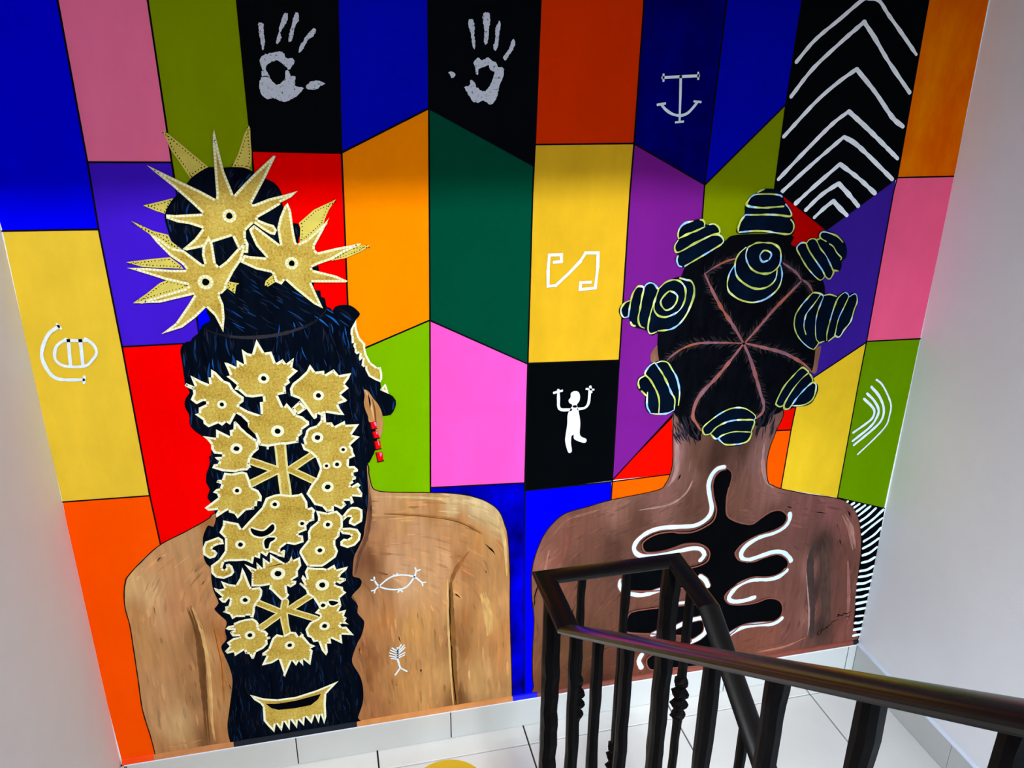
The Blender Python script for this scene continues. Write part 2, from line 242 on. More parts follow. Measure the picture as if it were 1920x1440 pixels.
FLOWERS={"f1":"-153,1159.4 -140,1129.3 -126.7,1130.6 -125.8,1131.1 -119.2,1104.3 -104.7,1112.2 -98.5,1101.6 -81.5,1113.3 -86.5,1091.6 -75.8,1083.4 -96.6,1066.1 -94.2,1057.9 -104.7,1050.7 -104.7,1033.9 -122.1,1031.3 -112.9,1001.2 -129.3,982.6 -140.4,983.6 -161.6,990.3 -160.8,1018.3 -153.5,1018.8 -153.4,1031.6 -174.6,1030.5 -187.6,1033.3 -201.1,1049.4 -208.9,1051.8 -202.3,1060.9 -211.7,1071.9 -221.5,1082.2 -214.3,1083.9 -217.7,1098.2 -221.9,1113.5 -214.2,1111.3 -198.8,1101.2 -197.1,1116.7 -183.2,1106.2 -184.5,1140.1 -174.1,1130.6 -165.3,1127.7",
"f2":"-305.6,1068.2 -301.9,1073.5 -286.3,1064.4 -291.9,1090 -271.1,1075.5 -257.2,1067.6 -257.2,1083.4 -252,1081.8 -249.7,1100.6 -241.1,1093.3 -227.5,1073.7 -216.2,1067.7 -210.8,1052.5 -202.8,1042.7 -191.7,1032.5 -193.7,1022.3 -201.9,1017.2 -204.8,1009.4 -212.6,994.9 -226.5,971.5 -233.9,978.1 -243,970.7 -250.3,977.3 -270.5,969.8 -279.5,978.9 -279.5,987.1 -294.7,1002.4 -286.4,1003.9 -284.8,1016.5 -269,1023.1 -268.2,1029.9 -274,1031 -287.8,1024.7 -298.3,1035.9 -291.3,1049 -291.1,1058 -300.3,1063.3",
"g24":"-204.5,1012.8 -200.5,1011.3 -187.3,1000.8 -160.8,987.8 -152.4,968.1 -176.8,943 -190.4,962.2 -190.3,972.9 -201.9,989.2 -212.3,997.2",
"f3":"-285.1,950.6 -258.4,943.9 -256.5,963.8 -229.6,944.6 -229,958.8 -221.1,960.4 -218.6,977.9 -212.4,978.5 -204.9,962.4 -182.8,936.4 -174.1,929.5 -174.2,907.7 -185.7,898.5 -193,888.9 -199.6,866.2 -196,876.9 -196,867.1 -203.2,859.2 -220,859.8 -228.7,857.1 -254.3,862.4 -275.4,872.7 -270.8,881.3 -262.4,881.6 -259,888.6 -263.3,892.1 -267,897.9 -261.9,898 -251.6,897.5 -250.9,903.5 -267,907 -271.7,918.9 -270.5,928.4 -277.2,941",
"f5":"-251.6,859 -236.4,854.8 -215,858 -204.9,853.2 -201.4,836.6 -200.7,832.8 -198.2,816.1 -185.3,807 -179.4,791.1 -181.7,778.5 -190.1,780.9 -192.6,767.7 -199,767.8 -199.3,760.1 -217.1,759.8 -237,741 -242.5,753.9 -253.6,759.2 -253.4,765.6 -261.9,761.5 -281.4,749.2 -282,757.7 -274.9,768.3 -296,768.4 -302.9,776.8 -286.2,788.7 -271.2,799.5 -273.3,808.6 -281.1,813.3 -272.9,820.5 -265.4,821.5 -261.1,831.6 -270.9,837 -267.1,842.8 -258.8,841.9",
"f4":"-112.8,1002.4 -105.7,1011.7 -96.5,997.4 -88.3,982.4 -75,977 -68.2,968.6 -62.7,964.5 -62.8,956.1 -78.7,945.5 -79,935.8 -87.6,929.4 -89.3,915.5 -112.5,913 -127.3,914.5 -157.3,911.4 -152.8,911 -173.2,917.3 -174.1,929.5 -178.5,946.7 -190.4,962.2 -181.9,983.9 -160.8,987.8",
"g46":"-96.3,998.6 -78.1,1014.6 -65,994.6 -80.7,984.1 -88.3,982.4",
"f6":"-49.8,1096.3 -40.2,1079 -21.2,1079.8 -21.4,1070.6 -1.1,1081.7 8.5,1067.1 35.4,1070.2 29.2,1057.3 19.9,1045.2 27.8,1035.1 9.7,1021.3 22.7,1007.1 19.3,1003.8 2.8,999.3 6.3,988.2 14.5,972.4 1,974.3 -25.4,981.5 -32.1,978.5 -36.5,976.5 -43.7,980.7 -45,971.3 -51.1,968.2 -57.7,979.6 -65,994.6 -77.8,1018.1 -95.8,1027.9 -95.7,1029 -95.9,1044.2 -89.1,1056.3 -75.8,1065.6 -57.8,1081.4",
"f7":"-36.5,976.5 -26.1,980.3 -26.1,958.1 -14.2,957.6 -9.5,947.4 14.1,958.5 14.5,948.8 45.2,947.7 27.1,923 44.4,916.4 22.2,897.5 27.2,889.4 27.7,879.4 31.5,868.9 17.8,864 15.3,842.7 14.6,842.8 -48.7,849.7 -48.5,849.7 -54.4,872.9 -67.2,889.2 -79.6,896.7 -83.6,913.1 -76.4,908.7 -78.4,923.6 -73.4,931.6 -69.8,943.4 -63.4,948.9 -46.9,953.4 -37.5,964.6",
"f8":"-48.5,852.2 14.7,845.3 28.1,844.5 35.4,835.4 35,829.7 24.8,828.3 25.4,819.8 30.3,816.7 28.8,810.4 21.4,808.7 23.7,802 15,797.8 18.1,793.5 33.3,801.5 39.1,793.7 33.7,789.1 41.8,772.5 40.1,762.8 17.6,767.5 21.1,751.2 14,746.2 12.3,756.3 -2.3,758 3.8,746.8 -8.3,736.3 -24.5,747.6 -25.5,733.2 -42.4,734 -50.4,748.2 -67.7,755.5 -75.3,772.1 -83,786 -71.4,806.5 -56.6,825.2 -48.5,844.7",
"f9":"-171.2,786.2 -153.3,791.8 -140.2,792.8 -116,786.7 -100.6,786.8 -92.6,789.7 -82.5,765.2 -82.8,748.2 -73.6,751 -66.6,741 -70,733.5 -70.9,715.1 -82.4,712.5 -89.8,704.2 -89.8,690.8 -93.1,690.8 -109.4,684.9 -108.6,680.8 -99.8,678.3 -99.1,660.6 -119.8,655.4 -137.2,661.8 -152.8,650.5 -153.7,641.1 -145.3,646.7 -142.2,643.6 -146.2,625 -159.1,631 -161.8,634.1 -178.7,644.6 -185.3,633.3 -197.4,645.9 -200.1,630 -212.2,637.2 -217,617.5 -229.2,627.4 -235.6,629.7 -250.9,630.5 -268.1,633 -278.1,631.8 -284.3,616.4 -280.5,611.1 -275.5,616.5 -275.7,624.7 -268.9,626.4 -262.1,618.6 -259.6,601.9 -266.1,593.3 -284.4,587.1 -301.3,593.1 -309.5,606.6 -308.1,626.7 -289.1,640.1 -273.7,660.7 -269.7,694.6 -279.7,710.3 -270.2,727.3 -268.1,740.6 -236.7,728.8 -231.4,713.1 -206.4,739 -182.2,763.2",
"w1":"-273.7,679.3 -274.4,691.2 -283.1,699.7 -312,691.1 -319.9,675.1 -320.9,658 -308,644.8 -295.8,647.8 -289.7,657.6 -294.6,666.3 -300.7,669.1 -295.6,675.7 -284.4,679.4",
"f11":"-235.5,620.2 -209.8,601.4 -208.8,621.1 -196.2,602.8 -193.8,631.8 -179.3,615.4 -177,638.9 -145.1,608.4 -145.5,608.2 -135.9,614.4 -130.2,627.3 -127.9,615.3 -111.4,621.9 -110,598.2 -119.2,584.3 -119.9,569 -136.2,559.6 -124.4,557.1 -126.9,548.3 -139.6,541 -148.1,548 -147.8,526.7 -144.3,520.5 -152.2,510.3 -162.8,507.7 -163.5,507.8 -183.4,539.4 -188.5,544.4 -185.2,555.1 -205.7,554.1 -226.7,557.3 -221.3,598 -221.7,593.5",
"f12":"-65.5,740.4 -40.4,731.3 -18.6,734.5 -7.2,718.5 -6.8,707.7 -8.1,689 -15.6,679.2 -17.1,665.8 -27.6,656.3 -28.5,642.8 -23.4,625.5 -29.7,609.8 -52.9,593.6 -62.6,588 -96.7,593 -102.5,606.4 -111.6,632.4 -109.8,640.4 -88.4,666 -87.9,686.1 -81.2,698.6 -63.3,712.3 -61.9,722.7",
"w2":"-7.2,718.5 5.2,734.2 14.7,740.3 28.3,738 39.3,730 38.7,709.9 36.3,698.1 18.3,688.3 6.2,696.6 6.6,703.3 13,713.2 3.9,714.4 -7,705",
"w3":"-10.5,686.6 7.8,685.6 24.7,679.3 32,664.7 28.7,648.7 16.2,635.2 -1.6,630.7 -17.2,639.8 -16.4,650.7 -7.9,657.7 0,654.6 9.7,660.8 6.5,666 -10.5,670.4 -15.6,679.2",
"f13":"-241.4,611.5 -236.9,597.6 -228.9,557.7 -226,553 -208,553 -203.4,542.5 -206,528.8 -211.7,517 -218,510.9 -225,497.8 -226.2,486.5 -231.4,470.1 -239,472.8 -237.5,476.9 -248.6,478.7 -250.2,474.7 -270.2,478 -278.7,473 -282.7,487.3 -297.2,496.8 -291.1,501.5 -290.5,511.3 -283.2,511.5 -278.2,526.2 -278.5,533.3 -288.8,521.6 -295.2,523.3 -302.2,534.9 -293.4,538.4 -306.7,557.2 -308.8,567.2 -298.6,560.1 -286.4,561 -291.6,582.5 -275.2,571.7 -260.3,566.7 -249.4,584.4",
"f14":"-96.8,592.1 -78.8,586.7 -60.6,584 -52.7,580 -34.6,590 -30.9,575.4 -3.7,579.9 -7.8,570.6 -20.2,561.1 -25.5,552 -10.6,546.9 -11,541.2 -25.6,533.4 -33.4,540.3 -37.3,535.2 -32.9,530.3 -19.2,523.8 -18.7,513.7 -12,506.8 -28.4,493.5 -26.3,471.3 -34.5,456.4 -49.6,445.6 -79,450.5 -79.4,475.5 -90.1,503.3 -103.1,515.4 -105.5,528.6 -118.9,547.7 -116.3,551.6 -106.7,541.6 -113.1,562.4 -108.8,571.6 -100.8,557.7 -103.6,579.2",
"f15":"-277,461.4 -262.8,466.3 -250.1,468.4 -233,468.5 -224.8,459.9 -221.2,450.5 -223.3,440.7 -218.6,431.1 -208.5,427.9 -202.5,418 -206.8,409.9 -198.8,408.5 -199.4,402.7 -206.6,401 -206.7,387.6 -218.3,376.3 -235.4,368.9 -243.1,350.7 -247.7,351.6 -252,365.9 -260.9,369 -262,379.7 -285.4,366 -285.8,378 -301.5,376.4 -305.6,384.6 -293.4,397.2 -298.9,408.5 -282.9,418.9 -270.3,419.6 -266.6,421.9 -283.5,424.1 -288.4,435.9 -285.1,439.7 -275.9,441 -291.4,443.7 -296.5,448.9 -290.1,455 -277.6,455.8",
"f16":"-79.7,471.2 -90.1,459.7 -77.7,451.8 -81.9,443.6 -103.9,434.1 -116.1,415.4 -114.6,404.7 -113.1,394 -104.1,387.9 -100.4,375.2 -88.4,374.6 -82.2,346.1 -73.2,329.1 -68.2,339 -68.7,365 -58,363.1 -59.2,380 -31.6,357.6 -32.1,385.9 -2.2,378.4 -18.6,406.9 -29.4,408 -33.7,416.2 -27.5,418.2 -12.2,412.6 -21.2,423.1 -15.7,432.6 -22.5,439.6 -15.9,457 -34.7,454.2 -26.3,471.2 -47.7,471.8",
"f17":"-194.7,403.3 -183.2,413.2 -168.7,406.2 -151.5,415.1 -138.9,411.4 -133,397 -124.1,404.4 -125.4,403.6 -109,372.2 -96,362.3 -109,357 -103.6,350 -113.1,307.2 -129.3,328.7 -129.9,308 -139.3,324.4 -147,311.2 -155.6,329 -175,286.4 -176.1,281.4 -185.6,338.6 -203,329.6 -226.8,327.2 -212.2,355.6 -222.1,355.9 -222,363.4 -206.9,374.2",
"comb":"-263.5,243.9 -252.6,237.9 -233.3,226.3 -200.5,216.7 -156.1,215.5 -105.9,225.9 -48.6,244.8 -81.4,210.3 -85.4,177.5 -86.8,137.8 -94,114 -100.5,148.7 -107.4,118.9 -114.9,149.7 -124.8,121.6 -139.3,148.8 -144.1,118.7 -157.2,142.6 -161.9,114.5 -175.7,146.6 -180.3,112.4 -191.7,144 -199.9,112.6 -211.4,141.2 -217.8,113.5 -231.8,138.6 -239.7,156.2 -237.4,200.9 -242.1,211.6 -255.3,225.9",
"side":"53,1189.5 53.3,1169.4 58.4,1148.9 69.2,1134.6 68.6,1124.4 71,1109.4 78.5,1091.5 91.9,1078.9 99.5,1079.5 101.9,1062.9 101.3,1051.2 97.1,1043.3 84.9,1050.2 72.4,1059.4 65.8,1076.2 66.3,1084.3 62.9,1081.1 58.4,1086.1 62,1103.1 55.2,1096.7 53.5,1102.6 56.3,1115 49.8,1112 45.8,1116.9 46.3,1124.8 43.6,1131.8 46.1,1138.4 40.8,1137.7 41.3,1154.5 39.4,1158 40.7,1169.1",
"side2":"107.2,1040 111.1,1028.5 113.3,1014.5 95.3,1025.6"}
STARS={"s1":"-185.9,1577.5 -184,1558.9 -179.5,1520.1 -176.9,1499.4 -164.6,1455 -142.6,1476.7 -120.9,1496.3 -83.5,1528.1 -78.9,1527 -100.9,1488.5 -132,1439.2 -132.5,1436.7 -128.3,1436.6 -99.8,1446.9 -72.8,1452.7 -43.5,1460.1 -57.4,1448 -79.5,1437.8 -79,1434.7 -102.5,1421.2 -124.8,1409.9 -124.1,1406.6 -106.9,1398.4 -95.6,1394.7 -90.1,1384.6 -95.3,1374.8 -103.7,1376.7 -117.7,1386.6 -133.2,1399.8 -149.5,1385.5 -151.2,1370.1 -147.1,1358.8 -150.1,1341.1 -158,1341.4 -168.1,1350.7 -176.4,1375.4 -213.7,1364.7 -214,1364.2 -236.8,1355.4 -264.7,1350.4 -271.6,1353.7 -247.1,1372.7 -229.9,1392.5 -252.4,1401.6 -274.2,1405.8 -293,1414 -292.5,1421.6 -276.7,1420 -226.2,1421.4 -244,1442.1 -273.9,1474.3 -300,1499.6 -313.5,1514 -262.4,1485.5 -224.9,1464.9 -198.5,1448.4 -196.5,1455.7 -194.6,1497.6 -191.9,1548.9 -189.4,1569",
"s2":"-220.2,1379 -214.4,1360.6 -213.3,1322.6 -208.2,1316.2 -193.1,1326.7 -169.4,1350.3 -168.1,1350.7 -150.5,1366.7 -158.5,1341.4 -164.4,1327 -181.9,1304 -193.1,1285.5 -198.8,1276.9 -199.7,1269.3 -210.2,1259.7 -211.2,1262.1 -213.9,1257.6 -208.8,1237.6 -209.8,1210.6 -216.1,1179.4 -228.6,1215.2 -243,1233.7 -265.2,1213.9 -293.3,1194.4 -335.1,1183 -304.6,1204.6 -276.6,1240.2 -261.8,1261.3 -285,1256.8 -327.9,1248.2 -378,1250 -362.7,1253.2 -313.8,1265.6 -274.9,1275.9 -270.4,1281.2 -312.3,1294.1 -326.3,1300.1 -378,1321.2 -345.5,1319.7 -299.7,1313.7 -270.1,1312.3 -274,1320.6 -278.3,1325.4 -296.5,1340.8 -317.3,1368.1 -328,1386.3 -307.6,1373.7 -292,1357.6 -270.2,1351.9 -238.7,1321.8 -235.2,1322.3 -237.5,1340.8 -234.2,1357.7",
"s3":"-64.7,1437.8 -59.8,1422.8 -57.9,1381 -55.6,1359.1 -53.1,1356.1 -33.9,1364.1 4.2,1396.4 13.4,1406.2 -1.4,1379.1 -19.4,1350.4 -20,1343 -14.7,1336.8 21.9,1344.3 71.9,1352.1 73.3,1349.8 35.7,1333.3 13,1320.7 -16.7,1311.5 -28.7,1306 -27.6,1301.4 17.9,1287.2 41.3,1274.6 37.4,1271.7 -32.6,1275.1 -22,1243.6 -12.9,1218.2 -30.5,1228.6 -64.2,1261.2 -83.8,1282.7 -87,1279.1 -91.8,1273.3 -104,1280 -105.6,1293.6 -109.3,1299 -138,1307 -166.9,1323.1 -158.4,1338.2 -149,1334.9 -116,1330.6 -133.1,1354.7 -142,1381.1 -143.3,1388.3 -132.9,1396.5 -88.2,1356.7 -87.2,1353 -88.9,1379.2 -89.5,1387.9 -83.4,1407.8 -71.5,1431.6"}
ARMS=[("-128.4,917.6 -128.9,851.8 -127,783.9",24.7),("-198.5,883.2 -134.8,849.8",18.3),("-200.1,825.1 -138,852.8",18.5),("-59.1,884.2 -114,850.2",17.4),("-57.7,812.8 -111.8,849.9",17.6),("-216.7,509.3 -166.5,473.6",17.8),("-218,437.2 -166.6,472.1",18.0),("-95.1,511.3 -153.9,476.1",17.9),("-88.1,441.8 -151.3,477.3",18.1),("-155,504 -161.3,475.8 -161.7,444.8 -158.8,408.1",18.0)]
EYES=[(-147.3,1071.9,5.5),(-237.7,1019.8,4.6),(-220.1,914.2,6.0),(-230.1,811.7,4.7),(-130.6,947.5,6.6),(-37.7,1023.5,5.5),(-47.7,923.6,6.1),(6.1,888.5,4.0),(-33.1,851.8,3.8),(-9.8,853.1,4.8),(-34.8,798.4,6.4),(-153.5,767.4,5.1),(-98.8,710.2,4.5),(-238.5,673.1,5.4),(-164.4,583.6,8.0),(-41.5,700.1,5.3),(-64.8,633.4,5.6),(-244.5,522.2,5.6),(-66.5,536.9,7.6),(-69.1,478.9,5.3),(-244.4,420.9,5.8),(-70.1,417.9,6.0),(-156.2,375.6,5.7)]
SEYES=[(-177.1,1415.3,6.3),(-237.5,1285.7,7.2),(-67.9,1316.7,6.2)]
HOLES=["-211.3,713.1 -198.9,706.2 -182.8,702.7 -163.8,717.4 -160.6,705.1 -171.7,693.3 -189.8,687.7 -205.7,693.8 -211.2,703.8",
"-185.5,676.5 -177.1,683.3 -160.7,681.1 -163.4,676.1 -174,669.6 -178.7,655.4 -184.3,654.9 -186.7,664.6",
"-54.8,489 -44.2,488 -32.8,481.1 -46.3,474.5 -53.1,480",
"-229.2,209 -201.8,203.3 -157.1,204 -94.8,213 -103.6,197 -121.4,182.9 -159.2,180.8 -200.7,183.5 -217.5,192.9",
"-80.7,984.1 -65.3,991 -64.5,988 -77.7,982",
"-210.6,994.7 -202.1,988.1 -191.5,971.8 -192.2,964.7 -195.6,962.7 -176.8,943 -182.6,937.6 -195.8,950.8 -200.2,958.4 -214.4,978.7"]
PETALS=["-277.3,1576.7 -270.2,1571.7 -252.1,1554.6 -204.4,1508.2 -220.3,1501.2 -240.1,1488.1 -254.3,1516.1 -268.4,1542.7",
"-122.9,1583.6 -120.9,1578.6 -122.5,1558.3 -122.9,1535.8 -124.8,1517.2 -130.5,1502.7 -139.4,1506 -161.7,1508 -147.8,1532 -132.6,1568.6",
"-331.3,1439.4 -300.5,1446.1 -275.8,1451.8 -287.1,1430.6 -292,1421.8 -310.2,1428.7",
"-356.5,1411.3 -320.7,1390.8 -294.2,1382.2 -290.3,1369.5 -272.4,1352 -292,1357.6 -311.9,1375.1 -328.1,1385.2 -346.6,1401.1",
"-378.1,1332.2 -328.5,1336.7 -296.9,1338.4 -279.9,1321.8 -275.2,1314.2 -349.8,1321.3",
"-378,1250 -350.7,1267.6 -323.1,1287.9 -307.4,1293.9 -269,1282.5 -272.4,1275.8 -314,1264.3 -357.8,1253",
"28.8,1441.7 -15,1422.9 -46.7,1397.3 -44.8,1386.4 -48.7,1357.4 -33.9,1364.1 1.1,1393.6 4.7,1403.6 13.1,1420.7",
"92.2,1346.8 73.1,1347.5 51,1344.7 17.7,1326.5 11.3,1317.8 40.8,1322.6 72.4,1334.8",
"-197.7,1286.7 -186.4,1282.7 -173.9,1279.8 -180.4,1274.4 -184.3,1258.9 -196.5,1269.4 -200.6,1270.8",
"-106.8,1295.1 -122.2,1282.3 -125.2,1273.5 -119.2,1270.1 -107.1,1277.1 -99.6,1281.2"]
BEADS=["68.2,949.6 81.6,951 83.6,932.8 70.7,931.3",
"71.3,925.2 84.3,927.2 88.3,909.1 75.3,907.6",
"74,901.7 89.5,902.3 90,882.2 76.8,880.1",
"76.5,874 92.5,873.5 94.4,851.2 80.2,848.7"]
BEADHI=["77,947.6 81.6,949.9 83,939.4 80,939.7",
"80.2,925.4 83.7,925.6 84.3,918.4 81.9,918.6",
"82.9,900.8 85.4,901.1 87.4,890.3 85.3,889.4",
"85.9,871.9 91,871.9 90.6,865.2 87.9,861"]
BEADSH=["68.2,949.6 70.7,949.9 72.7,931.6 70.7,931.3",
"71.3,925.2 73.8,925.5 77.8,908.2 75.3,907.6",
"74,901.7 77,901.9 79.9,880.4 76.8,880.1",
"76.5,874 79,874 82.7,849 80.2,848.7"]
HAND1=["-86.9,1760.3 -82,1762.6 -78,1760.5 -79.1,1749.3 -79.2,1731.3 -80.9,1722.2 -84.4,1715.3 -85.8,1724.4 -87.5,1742.4",
"-40.4,1779 -34.5,1779.2 -34.6,1770.3 -41.1,1758.9 -49.2,1747.5 -49.1,1736.3 -57.1,1727.1 -59.8,1729.3 -54.4,1743 -47.8,1763.3",
"-18.9,1780.6 -14.3,1779.6 -15.7,1768.4 -23.6,1754.8 -28.8,1736.6 -34.8,1730.8 -36.4,1736.5 -30.3,1754.6 -23,1775",
"12.4,1755 14.5,1750.9 9,1741.7 -1.3,1734.7 -12.3,1718.5 -18.8,1712.7 -19.6,1717.3 -12.5,1730 -0.3,1746.1",
"-11.7,1653.2 -2.4,1661.5 12.6,1663.9 23.3,1658.5 14.2,1653.3 6.4,1648.5 -5.9,1648",
"-90.5,1701.5 -82.7,1708.5 -70.6,1710.9 -57.1,1714.5 -46.7,1711.2 -43.9,1702 -32.9,1703.3 -29.3,1695.3 -36.9,1685.9 -42,1683.5 -43,1685.8 -48.6,1690.4 -59.8,1698.4 -79.8,1690.1 -80.9,1678.6 -76.8,1671.6 -90.1,1670.4 -88.9,1683.1 -91.3,1694.6",
"-90.1,1670.4 -76.8,1671.6 -73.9,1664.6 -62.6,1656.5 -49.5,1667.1 -46.6,1680 -41,1681.2 -37.7,1671.9 -29.7,1670.8 -31.9,1660.2 -27.6,1653.1 -16.7,1652 -23.7,1641.2 -34.2,1634.1 -49.6,1626.4 -61.7,1628.1 -73.4,1632.8 -84.4,1631.6 -94.4,1639.9 -96.5,1655.2"]
HAND2=["304.3,1776 310.8,1776.2 314.6,1761 313.2,1749.1 315.7,1734.9 312.9,1722.8 309.1,1732.4 306.6,1751.4 302.1,1765.4",
"331.8,1786 342.3,1788.6 344.9,1773.3 342.2,1756.7 340.9,1740 336.9,1731.6 332.9,1737.5 333.5,1758.9 330.4,1775.4",
"363.4,1773.7 365.6,1766.7 362.2,1747.5 360.1,1728.3 355.5,1721 351,1728.2 355.5,1742.6 355.5,1761.7",
"391.1,1742.7 395.5,1736 391.3,1724.4 383.8,1714.5 377.4,1704.7 372,1704.6 373,1712.5 381.6,1723.3 386.9,1735.9",
"262.2,1681.2 271.4,1681.3 275.8,1676.4 269.9,1670.3 264.7,1675.1",
"311.4,1698.7 319.4,1707.2 330.1,1703.7 340.8,1708.7 348.8,1702.7 356.9,1699.1 361,1690.6 367.7,1691.9 372.6,1684.5 370.5,1672.1 363.8,1657.2 357,1632.1 346,1620.7 337.9,1624.5 329.7,1628.3 318.8,1625 308,1628.3 302.7,1637 293.5,1653.2 303,1656.9 305.7,1666.8 313.7,1661.9 319,1652 329.8,1645.8 340.7,1652.1 348.8,1667 354.2,1681.9 346.1,1684.3 342.1,1694.1 330,1690.3 320.6,1686.5 320.6,1676.7 315.2,1679.2 315.3,1688.9"]
SIGN=["1333.1,161.3 1324.1,156.5 1325.4,148.8 1333.2,148.5 1337.5,158.4 1334.7,163.1 1340,166.5 1344.8,161.4 1349,171.3 1353.8,166.2 1357.9,176.1 1364,175.1 1366.1,185.3 1375.5,188 1386.5,192.5",
"1378.7,203.3 1386.6,203 1381.4,210.2 1396.3,203.5 1402.8,210.9 1411.3,207.4 1424,213.7",
"1410.1,192.8 1415,198.3 1419.8,193.3 1422.3,201.3"]
CHEV=[("1015.9,1707 1053.6,1751 1107.2,1793.7 1152,1829.6 1170.5,1834.4 1194,1830.6 1222.4,1804 1263.3,1767.7 1309.8,1725.1",8.3),
("1013.8,1636.9 1056.8,1692.7 1115.6,1746.7 1165.8,1788.4 1199.1,1756 1241.6,1710.7 1310.1,1645.8",8.5),
("1008.3,1553.4 1074.4,1624.5 1123.4,1666 1165.3,1694.1 1220.7,1647 1276.3,1593.1 1308.6,1572.7",8.7),
("1008.5,1461 1067.7,1522.7 1125.3,1579.5 1161.9,1606.2 1223.3,1564.5 1309.6,1501.8",8.9),
("1022.5,1434.1 1089.2,1493.3 1159.6,1551.8 1202.4,1529.8 1305.1,1455.1",9.0),
("1060.6,1406.1 1097.9,1439.8 1160,1492.2 1215.9,1458.4 1265,1423.8",9.2),
("1088.8,1390.1 1124.6,1424.1 1164.3,1448.9 1194.3,1424 1226,1395.5",9.2),
("1114.1,1372.5 1136.7,1393.4 1157.4,1409 1179.2,1390.7 1199.8,1374.6",9.3)]
STRIPES=[("1343.4,590.9 1345.5,591.1",7.9),
("1359.2,580.6 1365.9,584",8.0),
("1369.6,569.9 1383.6,578.7",8.0),
("1379.5,556 1402.6,572.1",8.0),
("1388.6,541.1 1420.5,566.8",8.1),
("1397.3,522.8 1416.1,535.4 1439.2,558.1",8.1),
("1404.6,501.5 1435.7,522.2 1465.1,550.6",8.2),
("1411.2,477.8 1437.8,500.3 1467.4,523.5",8.2),
("1421.2,453.5 1450.2,470.4 1468.7,490.9",8.3),
("1423.6,430 1445.3,440.3 1469,456.9",8.4),
("1427.1,406.2 1448.7,412.1 1469.4,428.1",8.4),
("1428.6,381.4 1449.8,383.9 1468.6,393.6",8.5),
("1428.5,353.1 1451.2,354.3 1470.1,364",8.6),
("1428.1,333 1450.6,332.6 1471.3,336.6",8.6),
("1428.7,309.5 1451.4,308 1470.8,314.3",8.7),
("1431,286.5 1472.1,287.3",8.7),
("1433.6,262.3 1454.5,261.1 1470.4,265.8",8.8),
("1438.1,238.7 1472.3,240.5",8.8),
("1443.2,216.9 1470.8,217.6",8.9),
("1444.8,192.3 1469.9,191.3",8.9),
("1446.3,168.6 1458.6,166.5 1470.2,168.8",9.0),
("1447.9,143.6 1470.9,144",9.0),
("1449,121.8 1470,122.5",9.1)]
LIZW=[("957.6,739.7 940,737 925.4,720.2 919.4,692.9 925.8,660.8 935.7,624.7 932.2,601.1 915.7,583.8 889.3,574.3 843.8,577 798.7,579.7 762.2,571.7 734.2,551.4 725.4,528.3 735.7,508.9 757.2,499.2 805.6,495.7 850.7,500.9 896.2,504.4 920.2,496.1 929.8,478 919,462.7",13.5),
("1170,575.9 1171.2,557.5 1159.9,535.5 1129.9,521 1091,512.8 1053.8,492.6 1039.3,469.3 1044.7,451.4 1063.3,443.6 1107.1,452.8 1138.7,458.6 1168.9,452.7 1191.9,430.3 1196.6,420.9",14.5),
("1187.7,392.4 1167.1,374.3 1134.7,370.3 1084.9,376.1 1045.8,364.5 1024.5,339.6 1020,322.5 1036,311 1068.9,309.3 1099.4,315.3",14.9),
("1196.7,228.1 1173.4,213.4 1122.1,218.4 1080.4,218.1 1050.2,206.7 1022.7,187.3",15.5),
("695.9,433.5 693.9,417 704.2,396.8 724.5,386.8 749.4,377.8 773.8,377.3 811.6,385.2 848.4,388",14.0),
("798.3,239.5 826,247.3 849.8,246.8 874.5,255.2 903.6,268.2 924.2,270.2 948.3,269.7 960.1,249.6 959.9,220.5 942.2,203.3 925.1,195.3 894.9,189.6",14.9),
("773,176.7 765,156 774.8,130",14.9),
("924.1,412.6 941.5,396.2 951.6,375.5",14.4),
("870.8,330.6 899.3,329.5 932.9,325.8",14.6)]
PARTS2=[("970,1074.4 908.8,1079.9 852.9,1082.3 816.6,1074.1 789.3,1058.5 774.1,1044.8",6.9),
("971.8,1071.6 939.3,1118.2 901.7,1166.7 873.8,1209.6 849,1252.7",9.5),
("849.1,1251.4 874.3,1266.6 902.4,1279.1 939.4,1286.3",5.2),
("970.3,1071.7 1003.7,1110.1 1040.2,1154.8 1074.7,1191.3 1105.3,1223.8",9.8),
("1105.5,1222.5 1083.5,1245.6 1046.3,1269.1",6.8),
("1103.4,1226.5 1124.2,1212.4 1140.7,1190.5",7.0),
("974.3,1074.1 1024.8,1059.7 1077.8,1043.5 1117.4,1023.9 1150.4,1003 1168.4,984.5",10.2),
("971.4,1074.3 936.1,1026 905.1,986.7 874.5,954 859.1,924.1 855.2,891.5 863.8,876.2 880.7,851.3",11.5),
("970,1074.4 992,1035.8 1014.5,985.1 1036,933.3 1046.9,907.7 1046.9,885.7 1031.2,869.5",10.3)]
